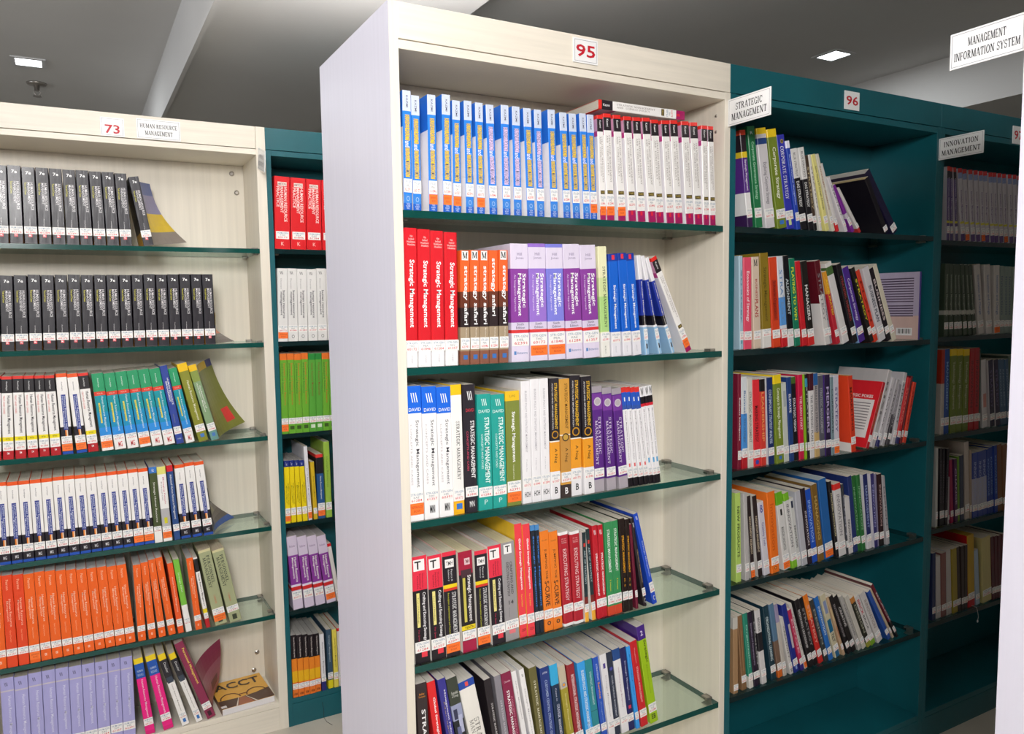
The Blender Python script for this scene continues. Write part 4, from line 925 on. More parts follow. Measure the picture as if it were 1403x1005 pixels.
shelf('bookcase 95', 'third shelf', ZB[2], .009, LP, cA, [
    ('davidw', 3, (70, 138), (92, 990), (342, 130), (366, 945), {'o': (0,), 'gap': .03}),
    ('yellowtop', 1, (345, 122), (370, 945), (416, 122), (440, 940)),
    ('blackdavid', 1, (420, 122), (444, 930), (508, 120), (526, 920)),
    ('tealdavid', 2, (512, 184), (528, 910), (688, 176), (706, 890)),
    ('oliveym', 1, (688, 166), (708, 885), (786, 168), (799, 875), {'o': (0,)}),
    ('whitethin', 3, (790, 98), (805, 875), (962, 86), (979, 855)),
    ('nag', 1, (966, 84), (980, 855), (1030, 90), (1041, 840)),
    ('naggold', 1, (20, 86), (38, 835), (90, 84), (104, 820), {'c': cB}),
    ('nag', 2, (92, 70), (106, 820), (224, 66), (247, 795), {'c': cB}),
    ('purplesm', 3, (230, 132), (249, 795), (414, 142), (460, 750), {'c': cB}),
    ('whiteblue', 4, (414, 140), (461, 750), (528, 136), (590, 735), {'c': cB, 'gap': .1}),
    ('modern', 3, (529, 136), (591, 735), (605, 122), (662, 710), {'c': cB, 'gap': .1})], d=.175)
cA = (540, 690, 4.567); cB = (760, 690, 4.567)
shelf('bookcase 95', 'fourth shelf', ZB[3], .009, LP, cA, [
    ('tbook', 2, (105, 336), (133, 1000), (290, 315), (322, 975), {'gap': .03}),
    ('pkbook', 1, (296, 308), (322, 975), (378, 295), (414, 955), {'o': (0,)}),
    ('tenth', 1, (390, 310), (428, 955), (486, 290), (519, 935)),
    ('pkbook', 1, (504, 300), (524, 935), (578, 286), (610, 918), {'o': (0,)}),
    ('tbook', 1, (575, 270), (610, 915), (660, 255), (696, 890)),
    ('greysm', 1, (665, 255), (698, 885), (746, 236), (786, 862)),
    ('globalred', 2, (750, 132), (790, 862), (846, 120), (885, 840)),
    ('darksm', 2, (848, 130), (886, 825), (905, 125), (940, 805)),
    ('scurve', 2, (905, 176), (942, 812), (1020, 166), (1056, 785)),
    ('execut', 2, (20, 186), (60, 785), (156, 165), (187, 760), {'c': cB}),
    ('artof', 2, (165, 180), (188, 755), (222, 152), (266, 735), {'c': cB}),
    ('redthin', 2, (228, 138), (267, 735), (300, 128), (331, 720), {'c': cB}),
    ('greenthin', 2, (303, 114), (334, 715), (394, 104), (425, 700), {'c': cB}),
    ('blackgold', 2, (395, 95), (426, 690), (470, 90), (496, 675), {'c': cB}),
    ('maroonslim', 1, (462, 130), (500, 640), (482, 125), (530, 635), {'c': cB}),
    ('blacksm', 1, (478, 100), (540, 640), (504, 95), (608, 625), {'c': cB, 'w': .0145}),
    ('bluelean', 1, (494, 66), (612, 628), (525, 60), (652, 610), {'c': cB})], d=.185)
cA = (540, 840, 5.846); cB = (760, 840, 5.846)
shelf('bookcase 95', 'fifth shelf', ZB[4], .009, LP, cA, [
    ('e1', 1, (175, 575), (193, 965), (258, 548), (285, 965)),
    ('e2', 1, (268, 565), (313, 965), (330, 542), (398, 965)),
    ('e3', 1, (346, 547), (416, 965), (408, 520), (484, 965)),
    ('e4', 1, (425, 560), (492, 965), (505, 508), (592, 965)),
    ('e5', 1, (527, 592), (598, 965), (648, 532), (755, 965)),
    ('e6', 1, (703, 565), (775, 965), (785, 512), (848, 965)),
    ('e7', 1, (790, 525), (856, 965), (853, 492), (917, 965)),
    ('e8', 1, (860, 492), (922, 965), (936, 460), (1020, 965)),
    ('e9', 1, (945, 470), (1024, 965), (982, 472), (1076, 965)),
    ('e10', 1, (985, 470), (1080, 965), (1050, 440), (1132, 965)),
    ('e11', 1, (1070, 446), (1142, 965), (1136, 420), (1208, 965)),
    ('e12', 1, (1158, 440), (1216, 965), (1232, 420), (1292, 965)),
    ('e13', 1, (1244, 420), (1298, 965), (1302, 405), (1368, 965)),
    ('e14', 1, (25, 440), (95, 965), (78, 418), (160, 965), {'c': cB}),
    ('e15', 1, (100, 430), (165, 965), (160, 405), (238, 965), {'c': cB}),
    ('e16', 1, (164, 405), (242, 965), (240, 375), (308, 950), {'c': cB}),
    ('e17', 1, (245, 388), (305, 940), (298, 362), (370, 915), {'c': cB}),
    ('e18', 1, (300, 372), (370, 910), (350, 350), (416, 890), {'c': cB}),
    ('e19', 1, (355, 345), (420, 890), (405, 318), (472, 870), {'c': cB}),
    ('e20', 1, (410, 325), (475, 870), (460, 306), (522, 850), {'c': cB}),
    ('e21', 1, (460, 292), (526, 850), (515, 280), (585, 830), {'c': cB}),
    ('e22', 1, (522, 305), (600, 960), (570, 270), (650, 955), {'c': cB}),
    ('e23', 1, (572, 280), (655, 955), (600, 265), (690, 945), {'c': cB}),
    ('e24', 1, (600, 245), (695, 945), (652, 215), (758, 935), {'c': cB}),
    ('e25', 1, (658, 125), (772, 940), (718, 100), (848, 915), {'c': cB})], d=.18)

# ---- bookcases 96 and 97: mixed single volumes
_dn = [0]


def D(desc, base, text=None, tc='fff', x=(.27, .73), z=(.28, .85), st='vb', **kw):
    _dn[0] += 1; key = 'mixed%d' % _dn[0]
    tx = list(kw.pop('tx', []))
    if text: tx.append((text, x[0], x[1], z[0], z[1], tc, st))
    kw.setdefault('lab', (.1, .195)); kw.setdefault('page', 'ddd4c6')
    K(key, desc, base, tx=tx, kind='library_book', **kw)
    return key


c = (1000, 160, 5.011)
b96 = 'bookcase 95'
shelf('bookcase 96', 'top shelf', ZB[0], .012, b96, c, [
    (D('white book with purple band', 'eceaea', 'Strategic Management', 'e8e0f0', z=(.38, .7), bands=[(.36, .72, '5a3088'), (.72, .78, 'e8c830'), (.78, .95, '2a2028'), (.95, 1, 'e8482c'), (0, .13, '3a2050')]), 1, (74, 103), (122, 745), 34, 44, {'gap': 0}),
    (D('dark green book', '23784a', 'Corporate Governance Strategy', 'a8d8b8', tx=[('R', .3, .7, .92, .95, 'cde', 'h')]), 1, (132, 75), (180, 745), 44, 62, {'gap': 0}),
    (D('grey yellow-topped book', 'd8d4d8', 'Exploring Corporate Strategy', '8a868e', z=(.24, .66), bands=[(.94, 1, 'f0cc20'), (.84, .9, '2a4a8a')]), 1, (192, 88), (250, 752), 58, 72, {'gap': 0}),
    (D('olive yellow-topped corporate book', '76882c', 'Corporate Strategy', 'f4f4e4', z=(.3, .82), st='vb', bands=[(.92, 1, 'f0cc20')], rect=[(.25, .75, .04, .08, '3a78c8')]), 1, (252, 95), (328, 755), 64, 62, {'gap': 0}),
    (D('violet-blue corporate book', '3438b0', 'CORPORATE STRATEGY', 'f0f0fa', z=(.32, .88), st='vs', dot=(.6, .93, .2, 'c8a840', '6a5a30'), rect=[(.3, .7, .04, .1, 'c8d8a0')]), 1, (322, 133), (392, 760), 54, 56, {'gap': 0}),
    (D('slim royal blue book', '2546b4', 'Strategic Financial Management', 'b8c8f0', bands=[(.92, 1, 'eef')]), 1, (378, 170), (450, 762), 26, 36, {'gap': 0}),
    (D('white and black blade book', 'e6e4e2', 'DAS STRATEGY', 'f0f0f0', z=(.28, .6), bands=[(0, .64, '1c1a20')], tx=[('BLUE STRATEGY', .34, .68, .66, .95, '3a3a40', 'v')]), 1, (416, 225), (488, 768), 42, 42, {'gap': 0}),
    (D('second white and black blade book', 'e2e0de', 'DAS STRATEGY', 'f0f0f0', z=(.28, .58), bands=[(0, .62, '1c1a20')], tx=[('BLUE STRATEGY', .34, .68, .64, .95, '3a3a40', 'v')]), 1, (464, 217), (540, 770), 48, 36, {'gap': 0}),
    (D('slim brown book', '4a3a2e', 'STRATEGY', 'c8b890', bands=[(0, .13, '1c1a1e')]), 1, (520, 268), (578, 770), 22, 32, {'gap': 0}),
    (D('white strategy book', 'e0dcd4', 'STRATEGY', '8a8478'), 1, (540, 268), (612, 775), 20, 32, {'gap': 0}),
    (D('pale yellow book', 'e4dc8c', 'Game Theory for Strategic Advantage', '6a6440'), 1, (556, 266), (650, 778), 32, 40, {'gap': 0}),
    (D('cream book', 'd8d2c0', 'Strategic Analysis', 'a05a5a'), 1, (592, 266), (697, 778), 22, 34, {'gap': 0}),
    (D('white book with red foot', 'dcd8d6', bands=[(0, .14, 'd82a30')]), 1, (626, 330), (735, 785), 26, 32, {'gap': 0}),
    (D('white tilted book', 'dad6da', 'STRATEGY', '5a5a66'), 1, (652, 420), (772, 785), 26, 30, {'gap': 0}),
    (D('purple white-banded book', '7c2a94', bands=[(.3, .4, 'c8c0cc')], lab=(.14, .3)), 1, (684, 480), (808, 785), 30, 40, {'gap': 0}),
    (D('slim white leaning book', 'd4d0cc', bands=[(0, .1, 'b83030')]), 1, (708, 500), (850, 790), 24, 30, {'gap': 0}),
    (D('black book showing its back board', '16131a', None, board='14111a', page='c0ac80', lab=(.03, .12)), 1, (918, 440), (1045, 795), 40, 46, {'gap': 0, 'dy': -.006, 'd': .2}),
    (D('indigo leaning book', '1c1838', None, lab=(.03, .13), page='c8c4bc'), 1, (955, 425), (1105, 800), 60, 110, {'gap': 0, 'd': .2})],
    dense=True, d=.17)
c = (1000, 330, 5.011)
r2 = shelf('bookcase 96', 'second shelf', ZB[1], .012, b96, c, [
    (D('pale blue book', 'a8c4d4', 'Strategy', '4a7a90', rect=[(.3, .7, .06, .1, '3a90a0')]), 1, (62, 105), (66, 742), 22, 26, {'gap': 0}),
    (D('pink economics book', 'e4506c', 'Economics of Strategy', 'fbe0e4', z=(.3, .85)), 1, (90, 112), (97, 745), 60, 52, {'gap': 0}),
    (D('beige business plans book', 'd8c4b0', 'PLANS', 'a83030', z=(.34, .54), st='vb', tx=[('BUSINESS', .4, .66, .55, .76, 'a83030', 'vb'), ('M', .25, .75, .9, .97, '333', 'hs')]), 1, (158, 113), (168, 742), 44, 56, {'gap': 0}),
    (D('mustard book with white foot', '8c7420', 'Strategic Management', '5a4a14', bands=[(0, .2, 'e0dcd8')], lab=(.12, .2)), 1, (206, 84), (230, 740), 54, 58, {'gap': 0}),
    (D('orange-red organization book', 'd84420', 'Industrial Organization', '6a1a10', bands=[], rect=[(.2, .8, .3, .75, 'b83018')], z=(.32, .73)), 1, (266, 116), (293, 738), 50, 56, {'gap': 0}),
    (D('white and sky blue book', 'd8dce4', 'STRATEGY', '6a90c0', bands=[(.24, .55, '5a98dc'), (0, .2, 'c82028')]), 1, (318, 106), (352, 735), 38, 46, {'gap': 0}),
    (D('black alignment book', '15141a', 'ALIGNMENT', 'c8d4d8', z=(.35, .75), st='vb', bands=[(0, .14, 'dcd8d8')]), 1, (358, 102), (402, 728), 44, 40, {'gap': 0}),
    (D('green book with yellow title', '187a5c', 'PLAYING TO WIN', 'e4ec30', z=(.3, .9), st='vb'), 1, (404, 122), (442, 715), 36, 46, {'gap': 0}),
    (D('red book', 'c8202a', None), 1, (444, 138), (497, 712), 36, 34, {'gap': 0}),
    (D('black red-footed book', '1e1a18', 'MANAGERS', 'e8e8e8', z=(.3, .72), st='vb', bands=[(0, .14, 'd02a2a')]), 1, (486, 150), (532, 712), 40, 58, {'gap': 0}),
    (D('white book with maroon board', 'd4d0ce', 'STRATEGY', '8a8688', board='dcd8d6', bb=[(.5, 1, '5c1420')], bands=[(.6, 1, '5c1420')]), 1, (560, 142), (632, 706), 34, 40, {'gap': 0, 'dy': -.01}),
    (D('silver-grey book', 'a4a4ac', 'BUSINESS STRATEGY', '5a5a66', bands=[(.9, 1, 'c85a50')]), 1, (592, 140), (676, 708), 36, 44, {'gap': 0}),
    (D('crimson and yellow book', 'c02838', 'ACCELERATED', 'f0d030', z=(.4, .9), st='vb', bands=[(.7, 1, 'e09a30')]), 1, (632, 220), (725, 708), 34, 42, {'gap': 0}),
    (D('white green-topped book', 'dcd8d8', None, bands=[(.85, 1, '4a6a38'), (.95, 1, 'e0dcd8')]), 1, (668, 168), (778, 702), 44, 66, {'gap': 0}),
    (D('slim black book with red lettering', '1e1a20', 'STRATEGIC THINKING', 'a84040'), 1, (728, 165), (848, 695), 36, 34, {'gap': 0}),
    (D('purple strategy book', '4c2a8c', 'Corporate Strategy', 'd8d0ec', bb=[(0, 1, '8ab0e0')], board='8ab0e0'), 1, (786, 195), (893, 697), 40, 62, {'gap': 0}),
    (D('slim black yellow-titled book', '201c1c', 'STRATEGY', 'e0d030'), 1, (828, 188), (962, 690), 26, 26, {'gap': 0}),
    (D('slim orange-red book', 'd8402a', 'PLAN', '8a1a10'), 1, (862, 208), (988, 690), 26, 32, {'gap': 0}),
    (D('white business plan book', 'd0ccd0', 'BUSINESS PLAN', '2a3a50', z=(.26, .75), st='vb'), 1, (908, 192), (1028, 686), 42, 44, {'gap': 0}),
    (D('black slim marketing book', '221a22', 'BUSINESS', 'd8c8c8', st='vb'), 1, (952, 195), (1075, 680), 30, 34, {'gap': 0}),
    (D('tall cream paperback', 'd4ccb8', None), 1, (985, 190), (1110, 672), 28, 36, {'gap': 0, 'h': .25})],
    dense=True, d=.17)
# the paperback standing turned with its back board to the aisle
K('turned', 'lilac back board', 'c8b8d0', board='c4b6cc', kind='library_book', lab=None, tx=[('Big Data, Mining and Analytics', .3, .7, .3, .9, '4a2a80', 'v')], bands=[(0, 1, '5a4a9a')], bb=[(0, .35, 'd8b8b0'), (.35, 1, 'bcb0c8')])
pb = at(1263, 458.5, 1, .02)
tb = make_book('turned', .0105, .212, .15, 'pale lilac book showing its back board, bookcase 96 second shelf', (pb.x-.018, .02, ZB[1]+.0004), rz=math.radians(7))
q = MB()
for i in range(15):
    zz = .19-i*.008-(i > 9)*.006; y1 = .135-(.02 if i % 4 == 3 else 0)
    q.poly([(-.0002, .018, zz), (-.0002, y1, zz), (-.0002, y1, zz+.0035), (-.0002, .018, zz+.0035)], lin('5a4a60'))
q.poly([(-.0002, .02, .012), (-.0002, .07, .012), (-.0002, .07, .036), (-.0002, .02, .036)], lin('f0ecec'))
for i in range(9): q.poly([(-.0004, .025+i*.0045, .018), (-.0004, .0265+i*.0045+(i % 3)*.0006, .018), (-.0004, .0265+i*.0045+(i % 3)*.0006, .033), (-.0004, .025+i*.0045, .033)], lin('222'))
part('back_text', q, M_COVER, tb)

c = (1000, 480, 5.011)
shelf('bookcase 96', 'third shelf', ZB[2], .012, b96, c, [
    (D('maroon intelligence book', '7c1c34', 'Business Intelligence', 'f0e4e4', z=(.3, .75), st='vb'), 1, (62, 165), (57, 820), 20, 28, {'gap': 0}),
    (D('white and blue book with red foot', 'd8dce0', 'Business Strategy', '4a70a0', bands=[(.2, .6, '4a90d8'), (0, .13, 'b81c28')], lab=(.12, .22)), 1, (82, 185), (87, 820), 34, 36, {'gap': 0}),
    (D('white book', 'd4d0c8', 'STRATEGIC MANAGEMENT', '8a8a80'), 1, (118, 195), (125, 815), 32, 38, {'gap': 0}),
    (D('bright red making strategy book', 'e2303a', 'MAKING STRATEGY', '5a0c14', z=(.28, .7), st='vb', dot=(.5, .05, .25, '3a4ab0', '3a4ab0')), 1, (154, 200), (165, 800), 46, 46, {'gap': 0}),
    (D('red black-topped book', 'd23a30', 'LEADERSHIP', 'f0a060', bands=[(.86, 1, '1c181c')]), 1, (203, 195), (212, 800), 32, 38, {'gap': 0}),
    (D('navy book with white board', '1c3068', 'CONTEMPORARY STRATEGY ANALYSIS', 'c0cce4', z=(.24, .86), board='e0e0e4'), 1, (252, 188), (266, 790), 38, 40, {'gap': 0}),
    (D('olive yellow-topped concept book', '788a2e', 'Concepts in Strategic Management', 'e8ecd0', bands=[(.9, 1, 'f0d020')], rect=[(.3, .7, .04, .08, '3a70b8')]), 1, (298, 172), (318, 755), 46, 54, {'gap': 0}),
    (D('white patterned book', 'c8ccc4', None, rect=[(.3, .9, .7, .9, 'a8b0b0')]), 1, (350, 225), (375, 748), 38, 34, {'gap': 0}),
    (D('navy book', '22407c', 'ELEVATE', 'f4f4f8', z=(.58, .8), st='vb'), 1, (390, 185), (410, 748), 26, 32, {'gap': 0}),
    (D('black book with white title', '1a181c', 'STRATEGIC VISION', 'e8e4e8', z=(.35, .75), st='vb', bands=[(.92, 1, '4a6a2a')]), 1, (420, 182), (443, 745), 30, 34, {'gap': 0}),
    (D('crimson lean book', 'd01c48', 'THE LEAN START', 'f8d0d8', z=(.35, .75)), 1, (470, 165), (480, 742), 28, 36, {'gap': 0}),
    (D('slim lime book', '84b020', None), 1, (499, 165), (518, 740), 11, 12, {'gap': 0}),
    (D('slim black cyan-topped book', '1c1c20', 'STRATEGY', 'ccc', bands=[(.85, .95, '3a90b0')]), 1, (511, 165), (531, 738), 14, 16, {'gap': 0}),
    (D('white maroon-topped book', 'dcd8d8', 'THE STRATEGIC PLAN', '6a6a70', z=(.2, .75), bands=[(.8, 1, '4a1828')]), 1, (541, 160), (549, 728), 28, 30, {'gap': 0}),
    (D('blue-topped tan book', 'a8a0a0', 'MARKETING STRATEGY', '5a5a60', bands=[(.86, 1, '2a60a0'), (0, .3, 'c8a870')]), 1, (571, 162), (585, 712), 28, 32, {'gap': 0}),
    (D('charcoal book', '5a5a66', 'STRATEGIC MANAGEMENT', 'a8a8b0'), 1, (601, 175), (618, 708), 40, 36, {'gap': 0}),
    (D('purple and black book', '2a1c40', 'MERGERS', 'c8b8e0', bb=[(0, 1, '4a2a80')], board='4a2a80'), 1, (646, 165), (656, 690), 34, 36, {'gap': 0}),
    (D('grey teal book', '7a9098', 'CORPORATE', '3a4a50'), 1, (682, 180), (693, 690), 26, 22, {'gap': 0}),
    (D('white violet-edged book', 'cfcbd8', 'STRATEGY', '6a5a90', bands=[]), 1, (710, 170), (717, 682), 34, 34, {'gap': 0, 'o': (0,)}),
    (D('orange-red book turned outward', 'd83c20', 'MARKETING', '6a1c10', st='vb', bb=[(.0, .12, 'e4e0dc')], board='de4424', lab=(.1, .2), page='d88a40'), 1, (800, 175), (822, 672), 28, 34, {'gap': 0, 'dy': -.006, 'd': .11}),
    ], dense=True, d=.165)
# right-leaning group at the end of the third shelf
K('framed', 'red framed', 'b01c28', kind='library_book', board='d8242e', bb=[(0, 1, 'd8242e')], lab=(.1, .2), tx=[('STRATEGIC POKES', .3, .7, .3, .85, '6a8a50', 'v')])


_rl = []


def lean_right(key, tl, bl, wpx, label, d, rz=0, crop=c):
    ox, oy, s = crop
    a = at(ox+tl[0]/s, oy+tl[1]/s, 1, .012); b = at(ox+bl[0]/s, oy+bl[1]/s, 1, .012)
    e = at(ox+(bl[0]+wpx)/s, oy+bl[1]/s, 1, .012)
    h = math.hypot(a.x-b.x, a.z-b.z); th = -math.atan2(a.x-b.x, a.z-b.z); wd = (e.x-b.x)*.72
    zz = ZB[2]+.0004+wd*math.sin(-th); x = b.x
    for _ in range(300):
        P = quad2(x, zz, wd, h, th)
        if all(sat_gap(o_, P) > .0004 for o_ in _rl): break
        x += .0004
    if not rz: _rl.append(P)
    if x-b.x > .004: PUSH.append(('right lean', key, round(x-b.x, 4)))
    return make_book(key, wd, h, d, label, (x, .012, zz), th, rz)


tf = lean_right('framed', (1054, 186), (936, 640), 26, 'red book with white framed back board, leaning, bookcase 96 third shelf', .15, 0)
q = MB(); h_ = .17
q.poly([(-.0002, .012, .03), (-.0002, .13, .03), (-.0002, .13, .15), (-.0002, .012, .15)], lin('e4e0de'))
q.poly([(-.0004, .092, .1), (-.0004, .125, .1), (-.0004, .125, .145), (-.0004, .092, .145)], lin('5a4048'))
for i in range(10): q.poly([(-.0004, .022, .136-i*.009), (-.0004, .08 if i < 5 else .12, .136-i*.009), (-.0004, .08 if i < 5 else .12, .139-i*.009), (-.0004, .022, .139-i*.009)], lin('8a8688'))
v_, f_, _a = tm('STRATEGIC POKES', 'b'); n0 = len(q.v)
q.v += [(-.0004, .128-.108*a, .155+.01*b) for a, b in v_]
for ff in f_: q.f.append(tuple(n0+i for i in ff)); q.c.append(lin('f4e8e4')); q.m.append(0)
part('back_text', q, M_COVER, tf)
rr = [
    (D('x', 'b8b4b4', 'RISK', '6a6668'), (1092, 100), (968, 630), 36, 'tall grey book behind the red framed one, bookcase 96 third shelf', .172),
    (D('x', 'c8c4c8', 'STRATEGY', '7a767c', bands=[(0, .15, '2a2a60')]), (1118, 148), (1005, 622), 28, 'pale grey leaning book with navy foot, bookcase 96 third shelf', .165),
    (D('x', 'b0acb0', 'STRATEGY', '6a666c'), (1150, 150), (1042, 606), 28, 'mid grey leaning book after the navy-footed one, bookcase 96 third shelf', .165),
    (D('x', '3a363c', 'STRATEGY', 'b8b4b8', bands=[(.5, 1, '9a969c')]), (1165, 182), (1076, 600), 28, 'short charcoal and grey leaning book, bookcase 96 third shelf', .16),
    (D('x', 'c0bcc0', 'STRATEGY', '5a565c'), (1196, 85), (1108, 580), 30, 'tall pale book leaning beside the red pair, bookcase 96 third shelf', .17),
    (D('x', 'd02c30', 'STRATEGY', 'f08a80', bands=[(0, .12, '2a2a60')]), (1226, 118), (1142, 572), 30, 'red leaning book with navy foot, bookcase 96 third shelf', .165),
    (D('x', '6a1a20', None), (1250, 112), (1172, 575), 16, 'thin dark maroon leaning book between two red ones, bookcase 96 third shelf', .165),
    (D('x', 'e0442c', 'STRATEGY', 'a82018'), (1264, 172), (1190, 588), 28, 'orange-red leaning book, last in its row, bookcase 96 third shelf', .165)]
for key, tl, bl_, wp, lb_, dd in rr: lean_right(key, tl, bl_, wp, lb_, dd)

c = (1000, 630, 5.011)
shelf('bookcase 96', 'fourth shelf', ZB[3], .012, b96, c, [
    (D('lime green book', 'a8cc60', 'NEW PRODUCTS', '2a3a20', bands=[(.7, .72, '202418'), (0, 1, 'b4d26a')], lab=(.11, .2)), 1, (52, 225), (45, 868), 30, 56, {'gap': 0}),
    (D('grey-white book', 'b8b4b4', None), 1, (84, 228), (106, 845), 46, 34, {'gap': 0}),
    (D('dark brown research book', '2a1e20', 'MANAGEMENT RESEARCH', 'c8b8a0', z=(.3, .75), board='c8c4c0'), 1, (118, 248), (142, 832), 34, 54, {'gap': 0, 'o': (0,)}),
    (D('dark brown innovation book', '2c2022', 'INNOVATION MANAGEMENT', 'c8b8a0', z=(.3, .75), board='c8c4c0'), 1, (154, 245), (197, 805), 34, 36, {'gap': 0}),
    (D('white book with large eight', 'd4d0da', 'Creativity Tools', '6a5a9a', z=(.4, .72), tx=[('8', .3, .75, .85, .96, '4a50a0', 'hb')]), 1, (190, 292), (236, 800), 40, 46, {'gap': 0}),
    (D('thick orange book', 'f07420', 'Innovation', 'd85a14', board='f07a28', dot=(.5, .06, .15, '5a3010', 'f09050')), 1, (266, 218), (286, 785), 50, 82, {'gap': 0, 'o': ()}),
    (D('white green-topped book with black bird', 'dcdad8', 'MANAGING INNOVATION', '6a6a68', z=(.25, .55), bands=[(.84, 1, '6ab020')], rect=[(.4, .7, .7, .78, '1c1c1c')]), 1, (322, 228), (376, 772), 40, 54, {'gap': 0, 'o': (0,)}),
    (D('white book with lime foot', 'd8d6d4', 'INNOVATION', '77757a', bands=[(.9, 1, '7ab828'), (0, .1, '84c030')]), 1, (364, 232), (432, 762), 36, 36, {'gap': 0}),
    (D('white black-cornered innovation book', 'd0d0ce', 'INNOVATION', '3a3a3a', z=(.28, .6), st='vb', rect=[(.15, .75, .86, .96, '26304a')]), 1, (406, 270), (470, 752), 36, 26, {'gap': 0}),
    (D('light grey book', 'b8b8c0', None), 1, (448, 218), (498, 735), 32, 42, {'gap': 0}),
    (D('dark plum innovation book', '2a1c26', 'INNOVATION', 'd8d0d4', z=(.25, .7), st='vb', bands=[]), 1, (482, 198), (541, 722), 34, 26, {'gap': 0}),
    (D('royal blue book', '1c52c0', 'INNOVATION', '9ab8f0'), 1, (518, 205), (569, 722), 34, 40, {'gap': 0}),
    (D('brown-gold book', '7c5c26', 'MANAGING', 'c8a860'), 1, (556, 175), (610, 710), 36, 40, {'gap': 0}),
    (D('large steel blue book', '2262a8', None, lab=(.11, .2), page='b8c4cc'), 1, (618, 138), (662, 678), 48, 70, {'gap': 0, 'o': (0,)}),
    (D('slim black book', '1c1a1e', 'STRATEGIC INNOVATION', 'd8d0a8'), 1, (672, 150), (730, 665), 24, 20, {'gap': 0}),
    (D('white red-topped book', 'd8d4d4', 'INNOVATION', '8a868a', bands=[(.92, 1, 'e0302c')]), 1, (704, 168), (752, 665), 54, 46, {'gap': 0}),
    (D('slim slate book', '3a3c44', 'OPEN', 'aab'), 1, (762, 168), (801, 655), 14, 14, {'gap': 0}),
    (D('short white book', 'd4d0d0', 'INNOVATION', '3a3a40', st='vb', z=(.2, .6)), 1, (786, 258), (816, 655), 32, 32, {'gap': 0}),
    (D('navy slim book', '24346e', None), 1, (804, 115), (852, 648), 26, 28, {'gap': 0}),
    (D('dark green book', '2a6a34', 'INNOVATION', '8ab890'), 1, (834, 112), (882, 630), 26, 22, {'gap': 0}),
    (D('second dark green book', '2c6e38', 'INNOVATION', '8ab890'), 1, (862, 106), (906, 625), 26, 24, {'gap': 0}),
    (D('navy book with white board', '222a66', 'MANAGEMENT', '9aa8d8', board='dcd8dc', bands=[(0, .16, 'd4d0d4')]), 1, (920, 100), (946, 618), 26, 44, {'gap': 0}),
    (D('violet-navy book', '34306e', 'INNOVATION', 'a8a8d8', bb=[(0, 1, 'd0ccd4')], board='d0ccd4'), 1, (960, 95), (992, 606), 26, 22, {'gap': 0}),
    (D('pale lilac slim book', '8a84a0', None), 1, (988, 96), (1014, 600), 24, 14, {'gap': 0}),
    (D('maroon-black book', '2c1218', 'INNOVATION', 'b89a98', bands=[(0, .08, '1c1a1c')]), 1, (1014, 95), (1026, 590), 24, 40, {'gap': 0}),
    (D('pale grey end book', 'a8a4a8', 'DESIGN', '6a686c'), 1, (1038, 112), (1068, 568), 18, 28, {'gap': 0})], dense=True, d=.17)
c = (1000, 780, 4.468)
